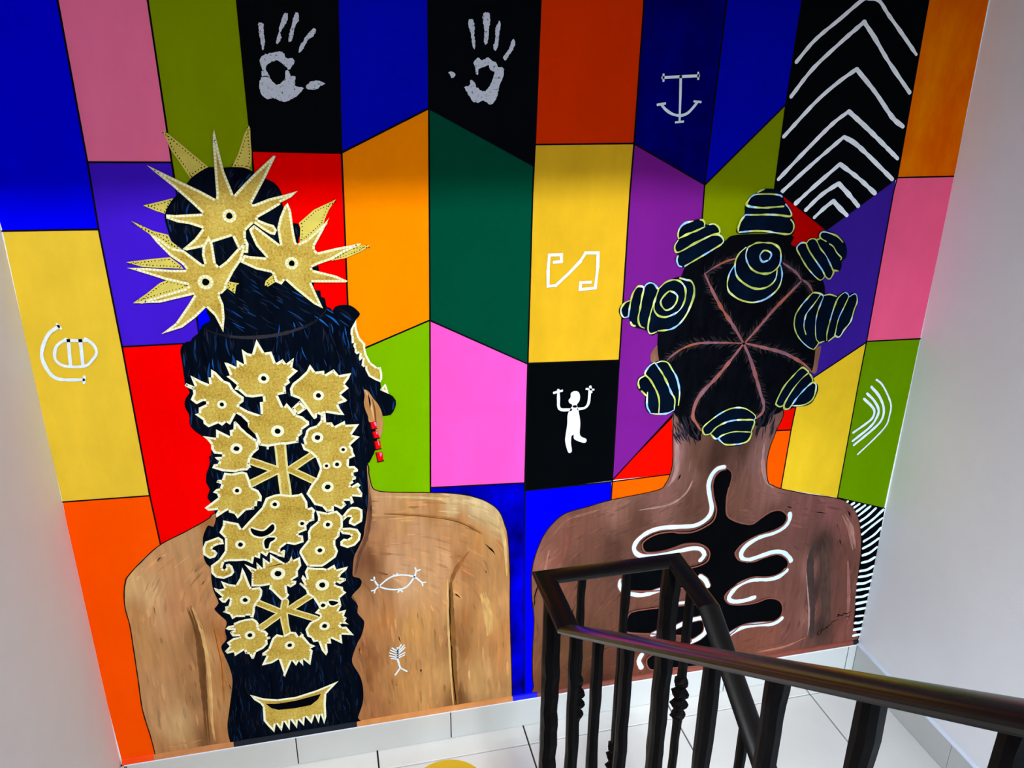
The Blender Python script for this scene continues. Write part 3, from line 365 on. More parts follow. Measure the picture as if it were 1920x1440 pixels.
KNOTS=[("776.9,1337.1 774.6,1346.8 779.3,1360.3 790.1,1370.9 808.9,1375.5 829.4,1378.6 839.3,1369.3 843.6,1363.7 857.4,1368.1 872.5,1360.7 879.9,1348.7 879.3,1340.3 889.3,1333 891.7,1321.7 875.9,1309.6 832.7,1287.3 798.1,1270.4 786.2,1268.8 777.7,1279.8 772.3,1289.9 778.1,1299.5 767.5,1309.7 766,1318.1 773,1331.7",["776.2,1337.1 774.6,1346.8 777.9,1359 788.7,1369.6 809,1374.4","825.1,1376.6 832.7,1375 838,1367.3 836.9,1363.2","777.1,1335.7 797,1344.6 818.6,1352.1 838.7,1360.4","776.6,1332.9 769.5,1320.7 770.5,1309.6 776.9,1304.4 792.8,1310.1 814.2,1321.8 842.9,1334.7 860.3,1341.7 875.1,1344.7","848.7,1364.9 860.6,1365.9 872,1358.6 877,1347.4 872.3,1342","857.3,1341.1 875.5,1340.5 887.3,1330.3 885.4,1320.5 861.1,1305.9 832.4,1290.2 797.9,1271.8","779.1,1296.6 777,1286.9 782.7,1273.9 790.5,1270.7"]),
("959.5,1433.3 969.5,1438.5 978.3,1441.3 999.9,1439.9 1022,1430.5 1026.7,1419.4 1038.3,1403.9 1052.9,1389.6 1055.8,1375.6 1065.6,1361.2 1066.6,1344.2 1059.1,1333 1020.6,1337.3 981,1341.5 923.8,1342.1 918.5,1354.8 922.7,1369.9 933.8,1384.8 932.3,1402.7 935.2,1416.3 949.4,1429.5",["959.5,1433.3 966.6,1437.2 975.3,1440.4","1022.4,1422.3 1017.2,1425.8 992.2,1429.2 958.6,1429.3 946.9,1425.5 939,1416.2 935.6,1406.7 950,1401.5 981,1398.6 1011.7,1399.8 1030.2,1400.7","1034.2,1405.4 1045.2,1394 1052.4,1382.7 1049.3,1377.2 1022.2,1380.8 990.8,1383.1 967.7,1383.1 935.5,1384.1","935.5,1383.4 926.4,1371.2 922,1357.5 922.4,1347.7","924.3,1344.8 957.1,1346.5 988.3,1345.4 1020.2,1340.1 1044.4,1336.4 1056.9,1337.4 1063.3,1347.1 1061.4,1359.9 1052.7,1370.1"]),
("951.3,1310.6 971.9,1319.8 993.7,1320.4 1016.1,1316.7 1032.6,1306.1 1041.8,1286.9 1052.3,1242.6 1049.5,1217.5 1042.1,1201.4 1024.9,1185.8 1005.3,1176.3 978.3,1174.1 945.3,1183.4 923.2,1196.5 910.8,1208.2 906,1229 910.7,1249.2 920.9,1267.5 925.3,1283.1 934.4,1297.1",["1004.4,1299.3 993.3,1299.7 986.5,1292.1 985.6,1284.9 993.7,1273.7 1007.6,1276","1001.2,1299.4 1010.5,1295.4 1014.6,1288 1010.5,1278.1","951.5,1309.2 948.8,1293.6 952.2,1279.1 963.9,1261.3 979.5,1250.4 997.6,1245.1 1016.6,1245.7 1032.8,1255.2 1040.3,1269.5 1038.9,1289.9 1032.1,1304.6 1014.8,1315.3 993.9,1318.3 972.1,1318.4 951.5,1309.2","946.8,1309.4 931.5,1295.8 924.2,1278.9 924.8,1261.6 931.8,1242.4 946,1228.5 970,1214.1 991.4,1208.5 1011.8,1211.2 1026.6,1220.1 1034.4,1233.1 1034.8,1252.2","921.1,1266.1 912.3,1249.1 909.3,1227.4 913.8,1209.5 926.2,1197.1 948.4,1184 978,1176.3 1004.9,1179.4 1024.5,1188.9 1041.7,1204.4 1048.8,1222 1049,1242.7 1042,1263.6"]),
("1076.9,1300.9 1079.9,1311.4 1093.3,1318 1101.6,1315.3 1113.3,1324.3 1125.4,1322.7 1132.8,1325.4 1130.4,1332 1138.1,1341.1 1158.3,1339.2 1187.1,1326.4 1206.6,1307.8 1214.8,1288.2 1213.6,1272.6 1205.4,1265.6 1206.4,1252.2 1202.8,1241.9 1187.2,1238.3 1182.9,1223.8 1175.6,1223.1 1166.1,1230.7 1154.4,1220.2 1136.4,1231.5 1106.6,1259 1086.4,1286.3",["1164.6,1232 1160.4,1224.9 1152.7,1222.2 1136.1,1233.4 1110.8,1257.6 1087.6,1287.4 1078.9,1300.8 1081.6,1309 1089.9,1314.6 1100.6,1313 1105.9,1304.5 1116.2,1289.8 1137.4,1266.1 1155.5,1245.9 1164.3,1233.3 1172.4,1225.5 1180.7,1224.5 1186.9,1239.6 1182,1248.4 1160.5,1279.6 1141.1,1299.6 1127.3,1319.1 1117.4,1323 1108.5,1321 1103.1,1314.1","1127.2,1319.7 1135.3,1322.3","1154.4,1315.1 1138.5,1323.4 1134.6,1330.6 1138.7,1337.5 1150.7,1337.1 1176,1329.2 1188,1321.6 1199.1,1311.7","1163.4,1309.4 1175.4,1301.8 1187.4,1286.9 1201.8,1274.3 1200.6,1269.5","1186.8,1244.5 1199.4,1242.1"]),
("1133.2,1187.5 1140.4,1193.3 1158.6,1189.9 1170.3,1184.9 1190.4,1187 1206.8,1179.8 1218.2,1185.5 1227,1190.1 1238.2,1181.9 1252.9,1184.9 1267,1172.8 1267.3,1156.3 1259.5,1107.9 1244.3,1086.7 1237,1072.8 1219.9,1073.9 1203.5,1063.2 1178.9,1059.6 1166.4,1042.8 1150.1,1048.5 1115.7,1074.3 1099.3,1105 1096.4,1124.2 1100.6,1145.5 1117.1,1169.6",["1166,1044.7 1151.1,1051 1129,1068.2 1112.3,1087.4 1102.4,1107.3 1099.8,1124 1101.4,1140.4 1111.9,1159.9 1124.3,1175.5 1134.6,1187.4 1140.7,1191.4 1155.9,1189.4 1168.9,1181.2 1165.5,1164.5 1159.9,1140.8 1159.1,1116.6 1163.1,1088 1168.7,1070.8 1175.9,1061.1 1166,1044.7","1160.1,1184.8 1146.7,1163 1131.1,1141.2 1127.6,1124.9 1128.6,1105.7 1137.2,1085.8","1170.6,1183 1186.7,1184.7 1205.6,1178.6","1218.6,1183 1209.5,1172.1 1202.9,1147.2 1198.4,1116.8 1195.4,1085.9 1198.1,1066.2","1218.6,1183 1227.5,1187.5 1235.1,1183.4 1239.3,1175.6 1231.4,1150.6 1221.4,1120.5 1219,1087 1219.2,1077.9 1229.8,1073.2 1236,1078.1 1242.2,1090.7 1256.6,1111.9 1261,1141.3 1265.6,1161.5 1261.1,1178.2 1253.3,1182.4 1240.7,1175.5","1177.3,1061 1191.9,1065.3","1203.3,1064.5 1219.4,1076.5"]),
("788.1,1247.6 813,1240.7 828.1,1226.9 832.6,1204.8 826.7,1178.7 813.9,1151.2 794.3,1128.4 769.1,1116.5 744.6,1115.1 729.7,1110 715,1122.9 707.2,1126.4 685.5,1133.7 673.2,1149.3 668.9,1156.9 655.6,1154.8 644.8,1172.9 649.8,1188.6 669.1,1199.8 673.8,1207.4 678.6,1223 690.5,1233.1 701.3,1228.2 715.3,1239.7 726.8,1235.6 738.2,1223.5 754.4,1237.1 770.4,1243.4",["670.7,1198.2 657.7,1192.5 649.6,1179.9 651.1,1166.7 658.4,1158.2 668.7,1159.8","668.6,1161.3 671.2,1190.3 675.6,1213.1 684.9,1228.4 692.2,1230.1 701.5,1225.4 698.6,1203.2 696,1177.2 693.2,1152.5 698.9,1135.9 710,1129.2","701.5,1225.4 708.2,1234.3 717,1236.8 726.2,1233.4 735.3,1222.9 737.7,1219.9 731.9,1198.5 723.7,1168.3 720.1,1146.4 719.4,1125.7 726.3,1114.7 741.3,1118.3","739,1222.7 754.4,1236.3 773.6,1241.1 790.7,1236 802.6,1222.4 806.5,1204.7 803.2,1182.9 792.5,1165.8 774.9,1156.5 758.4,1153 741.2,1158.5 731,1172.3 729.8,1187","765.2,1215.6 755.3,1207.4 745.9,1193.4 748.4,1181.6 760,1169.9 774.9,1174.2 784.5,1186.9 786.2,1201.4 777.8,1210.6 765.2,1215.6","788.4,1244.7 804,1239.7 816.5,1236.2 825.5,1222.7 827.5,1202.2 822.1,1178.9 812.1,1154.3 795.5,1132.9 774.8,1122.1 744.2,1120.3","674.9,1146.2 679.1,1138.6 686.8,1135.9"]),
("741.5,1043.2 760.3,1046.2 777.3,1041.8 794.9,1024.6 809,997.8 816.4,973.8 818.1,940.7 814.1,919.8 805.6,911.2 790.4,903.9 766.8,903.8 742.9,908.6 730.3,920.7 724.8,942.2 725.1,956.6 705,977.7 701.7,993.4 704.9,1006.6 718.4,1012.6 719.1,1020.2 729.3,1036.5",["742.9,1041.8 751.4,1030.4 765.9,1010.2 781.1,983.1 792.1,960.1 802.9,942 803.8,916.8","748,1040.8 760.6,1043.7 776.3,1038.7 789.5,1019.9 801.6,1000.9 810.2,976.9 814.3,954.3 813.6,925.2","741.6,1041.3 730.7,1034.5 721.6,1021.2 721,1012.4 733.4,999.9 746.5,979.5 757.1,959.1 762.7,938.9 763.7,909.7","719.9,1009.9 707.6,1003.2 704.6,991.9 708.7,978.7","713.7,971.8 727.6,957.7","730.1,966.6 730.2,948.3 732.3,928.4 741.4,911.7","741.5,910.4 760,906.7 786.3,906.3 804.1,914.1"]),
("1142.7,1001.6 1163,988.7 1177.8,967.3 1182.3,956.8 1194.1,945.6 1195.2,926.3 1184.4,900.2 1165.7,892.2 1138.6,891.8 1118.4,884.8 1105.2,887.8 1093.1,893.5 1076.6,905.5 1083,924.8 1099.2,957.4 1118.9,984.1 1132,998.4",["1080.3,904.5 1084.8,921.9 1098.4,953.4 1120.7,981.2 1135.2,996.2 1144.6,998.1 1160.6,986.2","1161,983.5 1143.7,968.7 1126.1,945.7 1111.8,919.6 1104.7,901 1107.8,889.7 1119.2,888.6 1126.4,897.7 1137.7,916 1155.6,937.8 1171.6,952.9 1179.7,955.6 1188.1,947.4 1188.9,925.4 1183.2,908 1169,898.1 1151,894.8 1128,896.2","1080.3,904.5 1092.7,896.5 1103.5,899.7","1164.3,980.5 1173.2,969 1176.2,959.3"]),
("883.4,856 909.2,880.3 936.4,900.4 965.1,907.7 991.2,905 1020.3,887.9 1031,872 1026.9,860.4 1025,828.3 1018.4,808.6 998.4,798.3 958,799.4 936.2,814.8 923.6,821.1 910.1,835.5 894.4,834.6",["1024.3,864.6 1029.1,874.2 1017.4,887.2 993.6,901.2 965.5,904.7 938.7,897.3 909.3,879.3 886.1,857.7 892,839.3 907.7,839.7 923.7,856.1 950.1,867.6 973.6,870.3 999.7,868.9 1026.5,863.4 1022.2,834.6 1023.2,826.4 1015.4,808.9 995.9,802.7 957.5,803.5 940.2,814.4 933.1,825.2 948,833.8 973.4,838.3 997.8,836 1020.4,832.8","907.7,839.7 923.2,824.1 935.1,825"])]
SYMS=[("painted_sign","white curved sign with a lens shape on the yellow panel",[("s","-520.3,1210.5 -539.6,1196.7 -553.1,1175.5 -560.7,1153.8 -558.9,1131.2 -548.7,1107.7 -530.7,1099.1 -494.3,1096.2",6.8),("s","-522.3,1215.3 -516.4,1205.6",5.1),("s","-491.6,1103.2 -495,1089",5.9),("s","-510.7,1183.8 -529.9,1171.2 -537.7,1152.2 -535.9,1138 -520.9,1126.9 -486.8,1125.2 -469.7,1138.8 -460.8,1152.3 -464.6,1169.5 -477,1182.4",5.8),("l","-507.6,1180.8 -513.1,1126.4",6.3),("l","-486.1,1179.3 -490.4,1126.1",6.3),("l","-513.2,1180.6 -477.8,1178.2",6.2)]),
("anchor_sign","white anchor sign on the navy panel",[("l","712.2,1679.5 713.1,1667.8",4.5),("l","711.2,1673.8 791,1678",6.2),("l","789.8,1683.4 790.9,1672.2",4.5),("l","751,1675.9 753.6,1637.8 756.5,1586.4",5.2),("l","748.3,1585.1 764.4,1586.6",4.6),("s","712.6,1620.5 723,1610.7 738.9,1601.8 757.5,1598.8 772.4,1603.1 783.7,1613.3 794.1,1625.9",5.7),("l","704.1,1620.5 720.2,1622.9",4.5),("l","786.9,1627.2 800.8,1625.9",4.6)]),
("meander_sign","white angular meander sign on the yellow panel",[("l","487.6,1294.3 503.7,1295 503.2,1310.5 475.9,1310.4 473.8,1275.5 474.7,1240.9 492.2,1241.5 520.6,1266.8 546.8,1293.2 558.9,1312 587.7,1310.9 588.4,1279.4 585.1,1231.3 549.4,1229.5 550,1245.4 572.5,1245.2",6.8)]),
("dancing_figure","white dancing stick figure on the black panel",[("p","543.5,947.7 553.5,946.8 559.2,927.3 563.6,900.8 564.3,869.1 580.7,856.8 579.4,848 569.2,849 550.2,859.8 548,872.4 543.1,869.4 542.2,850 545.3,828.2 539.8,823.4 534.5,829.3 527.6,855 528,872.6 531,900.4 531.2,924.7 537.2,939.6",0.0),("p","548.7,984.7 556.4,981.3 560.1,970.8 558.9,958.3 553.3,950.2 553.6,942.7 543.7,943.5 540.7,951.3 534.3,955.3 532.1,963 536.8,969.4 536.8,978.9 541.2,983.6",0.0),("s","506.1,990.9 507.4,967.9 508.4,948 515.8,939.8 538.9,937.8",7.4),("s","557.1,937.9 573.7,939.8 581.5,949.5 583.2,964.8 583.8,986.5",6.8),("l","496.2,984.7 514.9,988.2",5.3),("l","575.8,987.9 592.5,984.4",5.4),("l","584.5,992.6 587.5,978.7",5.4)]),
("fish_sign","white fish outline sign on the tan back",[("s","53.9,501.4 67.4,512.9 92.6,532.2 118.7,536.8 150.9,527.3 171.5,506.6",4.3),("s","55.6,532.1 65.8,513.1 84.6,501.6 110.4,495.7 133.5,500.7 152.4,525.1 158,542.5",4.3),("l","48.9,532.7 57.1,529.9",3.7),("l","56.3,539.6 56.5,530.8",3.7),("l","48.5,501.8 56.2,502.2 54.6,495",3.7),("l","179.8,506.5 171.5,506.6 172.6,498.2",3.8),("l","111.4,488.1 116.9,494.7 122.1,487.6",3.7),("l","156,551.3 158.9,542.4 167.2,544.6",3.7),("l","103.2,539.1 109.5,535.8 111.7,541.7",3.7)]),
("feather_sign","white feather sign on the tan back",[("l","103.4,319.8 101.8,284.3 106.8,257.1",4.6),("l","107.4,256.1 94,236.8",4.9),("l","106.8,256.2 123.3,242",4.6),("l","102.3,309.5 89.4,321.9",3.6),("l","102,303.3 85.1,316",3.6),("l","101.7,296.2 83.3,307.9",3.6),("l","101.4,289.9 82.9,298.8",3.6),("l","101.2,284.5 85.9,290.3",3.6),("l","103.8,313.4 112.5,328.1",3.6),("l","104.2,307.1 119.8,325.2",3.6),("l","103.9,300.8 120.8,317.5",3.6),("l","103.6,294.6 120.2,302.1",3.6),("l","103.4,288.3 119.2,294.7",3.7)]),
("arc_sign","four white nested arcs on the green panel",[("s","1336,897.4 1362,875.5 1374.4,859.2 1373,840.2 1356,824.4 1322.3,801.7",7.2),("s","1342.2,911.9 1367.1,890.2 1386.7,861.9 1385.3,839 1370.2,813.4 1324.9,776.9",7.3),("s","1351.4,929.8 1381,900.4 1401.5,864.4 1402.5,833.6 1383.3,808.3 1331.2,764.5",7.3),("s","1362.5,948.9 1382.1,934 1405.8,902 1422.4,870.2 1423.6,839.4 1418.9,812.7 1393,779.9 1348,735.1",5.2)])]
COL1=[(-478,593,205,165,100),(-415,641,190,140,85),(-350,702,185,140,85),(-301,730,170,110,55),(-477,445,185,135,75),(-433,513,200,150,95),(-395,536,190,130,80),(-396,352,172,122,70),(-465,286,190,140,85),(-441,198,198,158,98),(-361,424,138,92,48),(-377,268,150,105,60),(-381,134,120,80,45),(-336,389,202,152,90),(-347,262,190,140,80),(-348,144,175,120,65),(-304,414,168,98,48),(-311,304,165,115,60),(-488,124,180,125,70),(-368,524,192,135,80),(-475,520,178,125,68),(-441,573,212,172,110),(90,743,200,150,95),(139,723,190,140,75),(253,731,200,170,110),(318,708,208,184,124),(360,666,198,168,108),(378,540,175,120,60),(161,647,190,140,90),(251,620,180,125,70),(318,611,185,125,60),(83,613,175,120,70),(43,573,115,70,40),(106,564,200,150,100),(183,522,195,145,90),(266,541,158,102,52),(235,451,195,140,80),(254,315,135,88,42),(275,395,158,102,50),(330,386,198,144,78),(373,294,185,125,65),(315,165,198,150,85),(74,429,178,118,60),(151,367,195,140,70),(35,305,145,90,48),(118,204,190,135,70),(216,219,192,142,78),(257,123,105,65,32),(157,125,195,140,75),(32,133,162,106,58),(54,719,140,92,55),(214,699,170,115,60),(279,676,168,112,58),(130,499,205,158,105),(230,546,205,155,100)]
COL2=[(483,525,152,102,86),(523,598,132,86,70),(592,636,122,80,65),(662,658,142,102,86),(805,672,132,92,82),(824,791,145,108,102),(861,712,120,85,75),(884,770,90,60,45),(940,794,62,40,30),(1014,802,72,48,38),(1064,766,135,98,92),(1110,659,145,102,92),(1018,646,110,75,60),(882,647,90,60,48),(739,586,95,62,50),(595,557,115,75,62),(569,496,100,65,52),(670,514,85,55,43),(513,456,142,86,70),(1199,592,128,82,76),(1297,588,135,86,82),(1213,506,110,72,65),(1366,486,138,86,76),(1365,398,110,70,60),(1289,444,58,44,38),(1293,319,52,40,36),(1333,182,58,44,38),(1381,212,110,68,58),(1428,147,132,80,70),(1252,361,152,106,96),(1282,228,142,96,86),(1223,329,110,70,60),(1229,181,120,75,65),(1164,154,132,80,65),(1098,138,120,72,55),(770,151,110,62,45),(611,199,90,60,40),(548,263,100,68,45),(489,274,122,80,55),(492,130,132,80,50),(647,100,80,40,28),(471,413,132,90,65),(1120,585,100,66,58),(1095,420,112,72,60),(969,539,90,58,46)]
DIR1=[(139,723,-2),(253,695,-10),(345,661,-40),(379,525,-85),(316,305,-90),(136,636,-3),(185,553,-30),(278,571,-35),(101,425,-88),(217,237,-90),(-413,655,35),(-349,716,30),(-465,606,65),(-433,513,85),(-431,279,-92),(-338,342,-82),(-304,710,35),(-482,416,95)]
DIR2=[(592,636,15),(510,569,45),(487,361,-90),(739,594,12),(806,672,25),(833,776,90),(943,779,90),(1067,751,90),(1130,633,-20),(1269,567,-15),(1366,486,-70),(1371,270,-90),(1229,293,85),(1100,128,10),(771,133,5),(885,615,35),(572,431,60)]
EARL=[("62.2,1027.1 68.5,1015.1 72.1,995.6 75.7,976 78.1,956.3",4.9,1),("68.6,1017.7 71.1,999.6 71.4,982.8",3.7,2),("77.2,1004.2 80.7,982 81.7,955.9 83,936.1",3.7,2)]
EXTRA1=[("-369.5,523.6 -362.2,471.1 -359.4,409 -363.3,330.6 -370.5,233.9 -379.2,102.8",18.0,(112,74,40)),("-363,519.5 -352.5,454.2 -348,375.6 -352.5,279.8 -360.8,181.4 -362.8,113.1",12.6,(206,162,102)),("-323.2,479.8 -318.8,417.4 -316.1,337.7 -326.8,224.9",12.5,(176,112,58)),("288.3,578.4 272,556 252.7,524.5 241.4,490",20.4,(150,96,50)),("244.2,497.5 244.9,392.5 248.7,222.4 253.8,102",20.1,(122,80,38)),("235,506.8 234,394.4 237.5,224.6 242.3,104.3",6.2,(216,172,108)),("56.6,803.8 56.7,719.3 45.7,655.5 25.3,606.6 11.8,551.3",14.8,(112,72,52)),("103.1,756.3 190.3,743 266.7,725.1 325.1,697.4",12.3,(206,172,116)),("88.6,712.4 188.8,693.9 265.8,669.3 324.8,625.5",11.1,(164,108,58)),("358.2,673.9 377.2,603.1 386.1,491.9",8.8,(205,170,112)),("323.9,453.1 337.5,385.4 341.6,317.5",21.5,(206,160,96)),("28.4,306.3 28.3,255.8 31.2,186.4",21.3,(150,96,52)),("-489.3,120.7 -389,125.9",8.8,(196,136,84))]
EXTRA2=[("1272.1,478 1266.4,421.4 1277.6,321.6 1296.5,226.4 1314.5,137.8",36.6,(58,45,41)),("1293.4,469.9 1307.1,389 1331.4,276.5 1354.9,159.6",33.1,(72,52,44)),("1251.4,379.4 1263.6,323.7 1281,247.6 1290.3,189.8 1291.8,147.6",5.6,(168,124,116)),("814.8,866.4 825.7,776.7 824,731.6 806.3,699.9",13.5,(150,112,108)),("1063.4,797.4 1068.8,735.4 1084.7,686.5 1110.2,659.7",14.3,(150,110,104)),("875.9,710.3 857.2,673.7 815.2,647.5 735.1,641.7",12.3,(150,116,104)),("661.8,661.7 591.7,648.9 538.9,635.6 502.5,593.9",13.4,(134,88,74)),("539.5,620.1 538.5,565.4 526.4,503.2",10.6,(120,66,54)),("1337.8,549.6 1366.4,503.3 1393.6,429.8",15.9,(152,106,94)),("1382.7,395.8 1406.9,283.1 1421,186.7",15.0,(140,88,78)),("1135.4,118 1220.9,121.7 1287.4,142.6",11.4,(160,100,80)),("496.6,555.4 487.1,484.8 491.8,410.2",12.3,(160,106,90))]
LEDGE=[(-579,-506,(250,70,0)),(-506,-318,(190,125,75)),(-318,-12,(12,22,34)),(-12,404,(205,135,75)),(404,473,(0,0,225)),(473,1451,(125,62,48)),(1451,1469,(5,5,8))]

def P(s):
    return [tuple(float(a) / 1000.0 for a in t.split(',')) for t in s.split()]
LAYER = 0.0004
def Y(k): return -0.0006 - LAYER * k
def area2(p): return sum(p[i][0] * p[(i + 1) % len(p)][1] - p[(i + 1) % len(p)][0] * p[i][1] for i in range(len(p)))
def catmull(p, step=0.003, closed=False):
    n = len(p); out = []
    if n < 3: 
        closed = False
    segs = n if closed else n - 1
    for i in range(segs):
        if closed: a, b, c, d = p[i - 1], p[i], p[(i + 1) % n], p[(i + 2) % n]
        else:
            b, c = p[i], p[i + 1]
            a = p[i - 1] if i else (2 * b[0] - c[0], 2 * b[1] - c[1]); d = p[i + 2] if i + 2 < n else (2 * c[0] - b[0], 2 * c[1] - b[1])
        L = math.hypot(c[0] - b[0], c[1] - b[1]); k = max(1, min(12, int(L / step)))
        for j in range(k):
            t = j / k; t2 = t * t; t3 = t2 * t
            out.append(tuple(0.5 * (2 * b[q] + (c[q] - a[q]) * t + (2 * a[q] - 5 * b[q] + 4 * c[q] - d[q]) * t2 + (3 * b[q] - a[q] - 3 * c[q] + d[q]) * t3) for q in (0, 1)))
    if not closed: out.append(p[-1])
    return out
class Paint:
    """collects flat paint shapes on the wall plane"""
    def __init__(self): self.v = []; self.f = []; self.i = []; self.c = []
    def add(self, pts, k, mi=0, col=None):
        n = len(self.v)
        if area2(pts) < 0: pts = pts[::-1]
        self.v += [(x, Y(k), z) for x, z in pts]; self.f.append(tuple(range(n, n + len(pts)))); self.i.append(mi)
        self.c += [col or (1, 1, 1)] * len(pts)
    def disc(self, x, z, r, k, mi=0, n=10, rz=None, wob=0.0, col=None):
        a0 = random.random() * 6
        self.add([(x + r * (1 + wob * random.uniform(-1, 1)) * math.cos(a0 + 2 * math.pi * j / n), z + (rz or r) * (1 + wob * random.uniform(-1, 1)) * math.sin(a0 + 2 * math.pi * j / n)) for j in range(n)], k, mi, col)
    def stroke(self, p, wd, k, mi=0, smooth=True, taper=0.0, rag=0.12, colf=None, caps=True, seed=0):
        p = catmull(p, max(0.002, wd * 0.6)) if smooth and len(p) > 2 else p
        if not smooth:
            for a, b in zip(p[:-1], p[1:]):
                L = math.hypot(b[0] - a[0], b[1] - a[1]) or 1e-6; tx, tz = (b[0] - a[0]) / L, (b[1] - a[1]) / L
                e = wd * 0.42; h1 = wd / 2 * (1 + rag * random.uniform(-1, 1)); h2 = wd / 2 * (1 + rag * random.uniform(-1, 1))
                A = (a[0] - tx * e, a[1] - tz * e); B = (b[0] + tx * e, b[1] + tz * e)
                k += .03
                self.add([(A[0] - tz * h1, A[1] + tx * h1), (A[0] - tx * e * .3, A[1] - tz * e * .3), (A[0] + tz * h1, A[1] - tx * h1), (B[0] + tz * h2, B[1] - tx * h2), (B[0] + tx * e * .3, B[1] + tz * e * .3), (B[0] - tz * h2, B[1] + tx * h2)], k, mi)
            return
        if len(p) == 2:
            a, b = p; p = [(a[0] + (b[0] - a[0]) * t / 6, a[1] + (b[1] - a[1]) * t / 6) for t in range(7)]
        n = len(p); rows = []; tot = 0
        for i in range(n):
            a = p[max(0, i - 1)]; b = p[min(n - 1, i + 1)]
            L = math.hypot(b[0] - a[0], b[1] - a[1]) or 1e-6; nx, nz = -(b[1] - a[1]) / L, (b[0] - a[0]) / L
            t = i / (n - 1)
            h = wd / 2 * (1 + rag * 1.6 * noise.noise(Vector((p[i][0] * 60 + seed, p[i][1] * 60, seed * 1.7))))
            if taper: h *= 1 - taper * abs(2 * t - 1) ** 2
            rows.append((p[i], (nx, nz), h))
        base = len(self.v)
        ext = []
        if caps:
            c, (nx, nz), h = rows[0]; ext.append(((c[0] - nz * h * .8, c[1] + nx * h * .8), (nx, nz), h * .5))
        ext += rows
        if caps:
            c, (nx, nz), h = rows[-1]; ext.append(((c[0] + nz * h * .8, c[1] - nx * h * .8), (nx, nz), h * .5))
        m_ = len(ext)
        for q, (c, (nx, nz), h) in enumerate(ext):
            self.v += [(c[0] + nx * h, Y(k), c[1] + nz * h), (c[0] - nx * h, Y(k), c[1] - nz * h)]
            cc = colf(c, q / (m_ - 1)) if colf else (1, 1, 1)
            self.c += [cc, cc]
        for q in range(m_ - 1):
            a = base + 2 * q
            self.f.append((a, a + 1, a + 3, a + 2)); self.i.append(mi)
    def build(self, name, mats, parent, cols=False):
        return mesh_obj(name, self.v, self.f, mats, parent, idx=self.i, cols=self.c if cols else None)

def inside(x, z, poly):
    r = False; j = len(poly) - 1
    for i in range(len(poly)):
        xi, zi = poly[i]; xj, zj = poly[j]
        if (zi > z) != (zj > z) and x < (xj - xi) * (z - zi) / (zj - zi) + xi: r = not r
        j = i
    return r

# ------------------------------------------------------------------ room shell
XL, XR = -0.5835, 1.4735
ZB, ZT = -2.2, 4.5
YB = -4.4
Y0 = -0.93                      # edge of the landing
ZS = 2.90                       # underside of the landing above
wallm = paint('wall_plaster', (240, 240, 242), var=0.03, scale=(3, 3, 3), rough=0.62, spec=0.25, bump=0.10)
ceilm = paint('ceiling_plaster', (232, 228, 222), var=0.04, scale=(3, 3, 3), rough=0.7, bump=0.05)
tilem = paint('floor_tile_glaze', (222, 220, 216), var=0.035, scale=(4, 4, 4), rough=0.22, spec=0.5, bump=0.0)
basem = paint('skirting_tile_glaze', (196, 197, 194), var=0.035, scale=(4, 4, 4), rough=0.25, spec=0.5, bump=0.0)
groutm = paint('tile_grout', (44, 40, 46), var=0.15, scale=(20, 20, 20), rough=0.8)
beadm = paint('white_filler', (226, 232, 246), var=0.05, rough=0.5)
stepm = paint('step_terrazzo', (205, 202, 198), var=0.10, scale=(40, 40, 40), rough=0.4, spec=0.4)

w = structure(box_obj('wall_back', (XL - .15, XR + .15, 0.0, .15, ZB, ZT), wallm)); w['label'] = 'end wall of the landing carrying the painted mural'
w = structure(box_obj('wall_left', (XL - .15, XL, YB, 0.0, ZB, ZT), wallm)); w['label'] = 'plain off-white side wall left of the mural'
w = structure(box_obj('wall_right', (XR, XR + .15, YB, 0.0, ZB, ZT), wallm)); w['label'] = 'plain off-white side wall right of the mural'
# wall behind the camera with two window openings
v, f = [], []
yb0, yb1 = YB - .15, YB
for d in ((XL - .15, -0.56, ZB, ZT), (0.46, 0.52, ZB, ZT), (1.40, XR + .15, ZB, ZT), (-0.56, 0.46, 3.65, ZT), (-0.56, 0.46, ZB, 2.45), (0.52, 1.40, 0.12, ZT), (0.52, 1.40, ZB, -0.82)):
    box(v, f, d[0], d[1], yb0, yb1, d[2], d[3])
w = structure(mesh_obj('wall_front', v, f, wallm)); w['label'] = 'off-white wall behind the stairs with two window openings'
framem = paint('window_frame_paint', (225, 225, 225), rough=0.4)
gm, gnt, gb = new_mat('window_glass'); gb.inputs['Transmission Weight'].default_value = 1; gb.inputs['Roughness'].default_value = 0.02; gb.inputs['Base Color'].default_value = (0.93, 0.97, 1, 1)
for n, (x0, x1, z0, z1) in enumerate(((-0.56, 0.46, 2.45, 3.65), (0.52, 1.40, -0.82, 0.12)), 1):
    v, f = [], []; t = .045
    box(v, f, x0, x1, yb0 + .04, yb0 + .09, z0, z0 + t); box(v, f, x0, x1, yb0 + .04, yb0 + .09, z1 - t, z1)
    box(v, f, x0, x0 + t, yb0 + .04, yb0 + .09, z0, z1); box(v, f, x1 - t, x1, yb0 + .04, yb0 + .09, z0, z1)
    xm = (x0 + x1) / 2; box(v, f, xm - .02, xm + .02, yb0 + .04, yb0 + .09, z0, z1)
    wd_ = structure(mesh_obj('window_%d' % n, v, f, framem)); wd_['label'] = ('white framed window above the upper floor', 'white framed window at the foot of the stairs')[n - 1]
    for a, b in ((x0 + t, xm - .02), (xm + .02, x1 - t)): box_obj('pane', (a, b, yb0 + .062, yb0 + .068, z0 + t, z1 - t), gm, wd_)

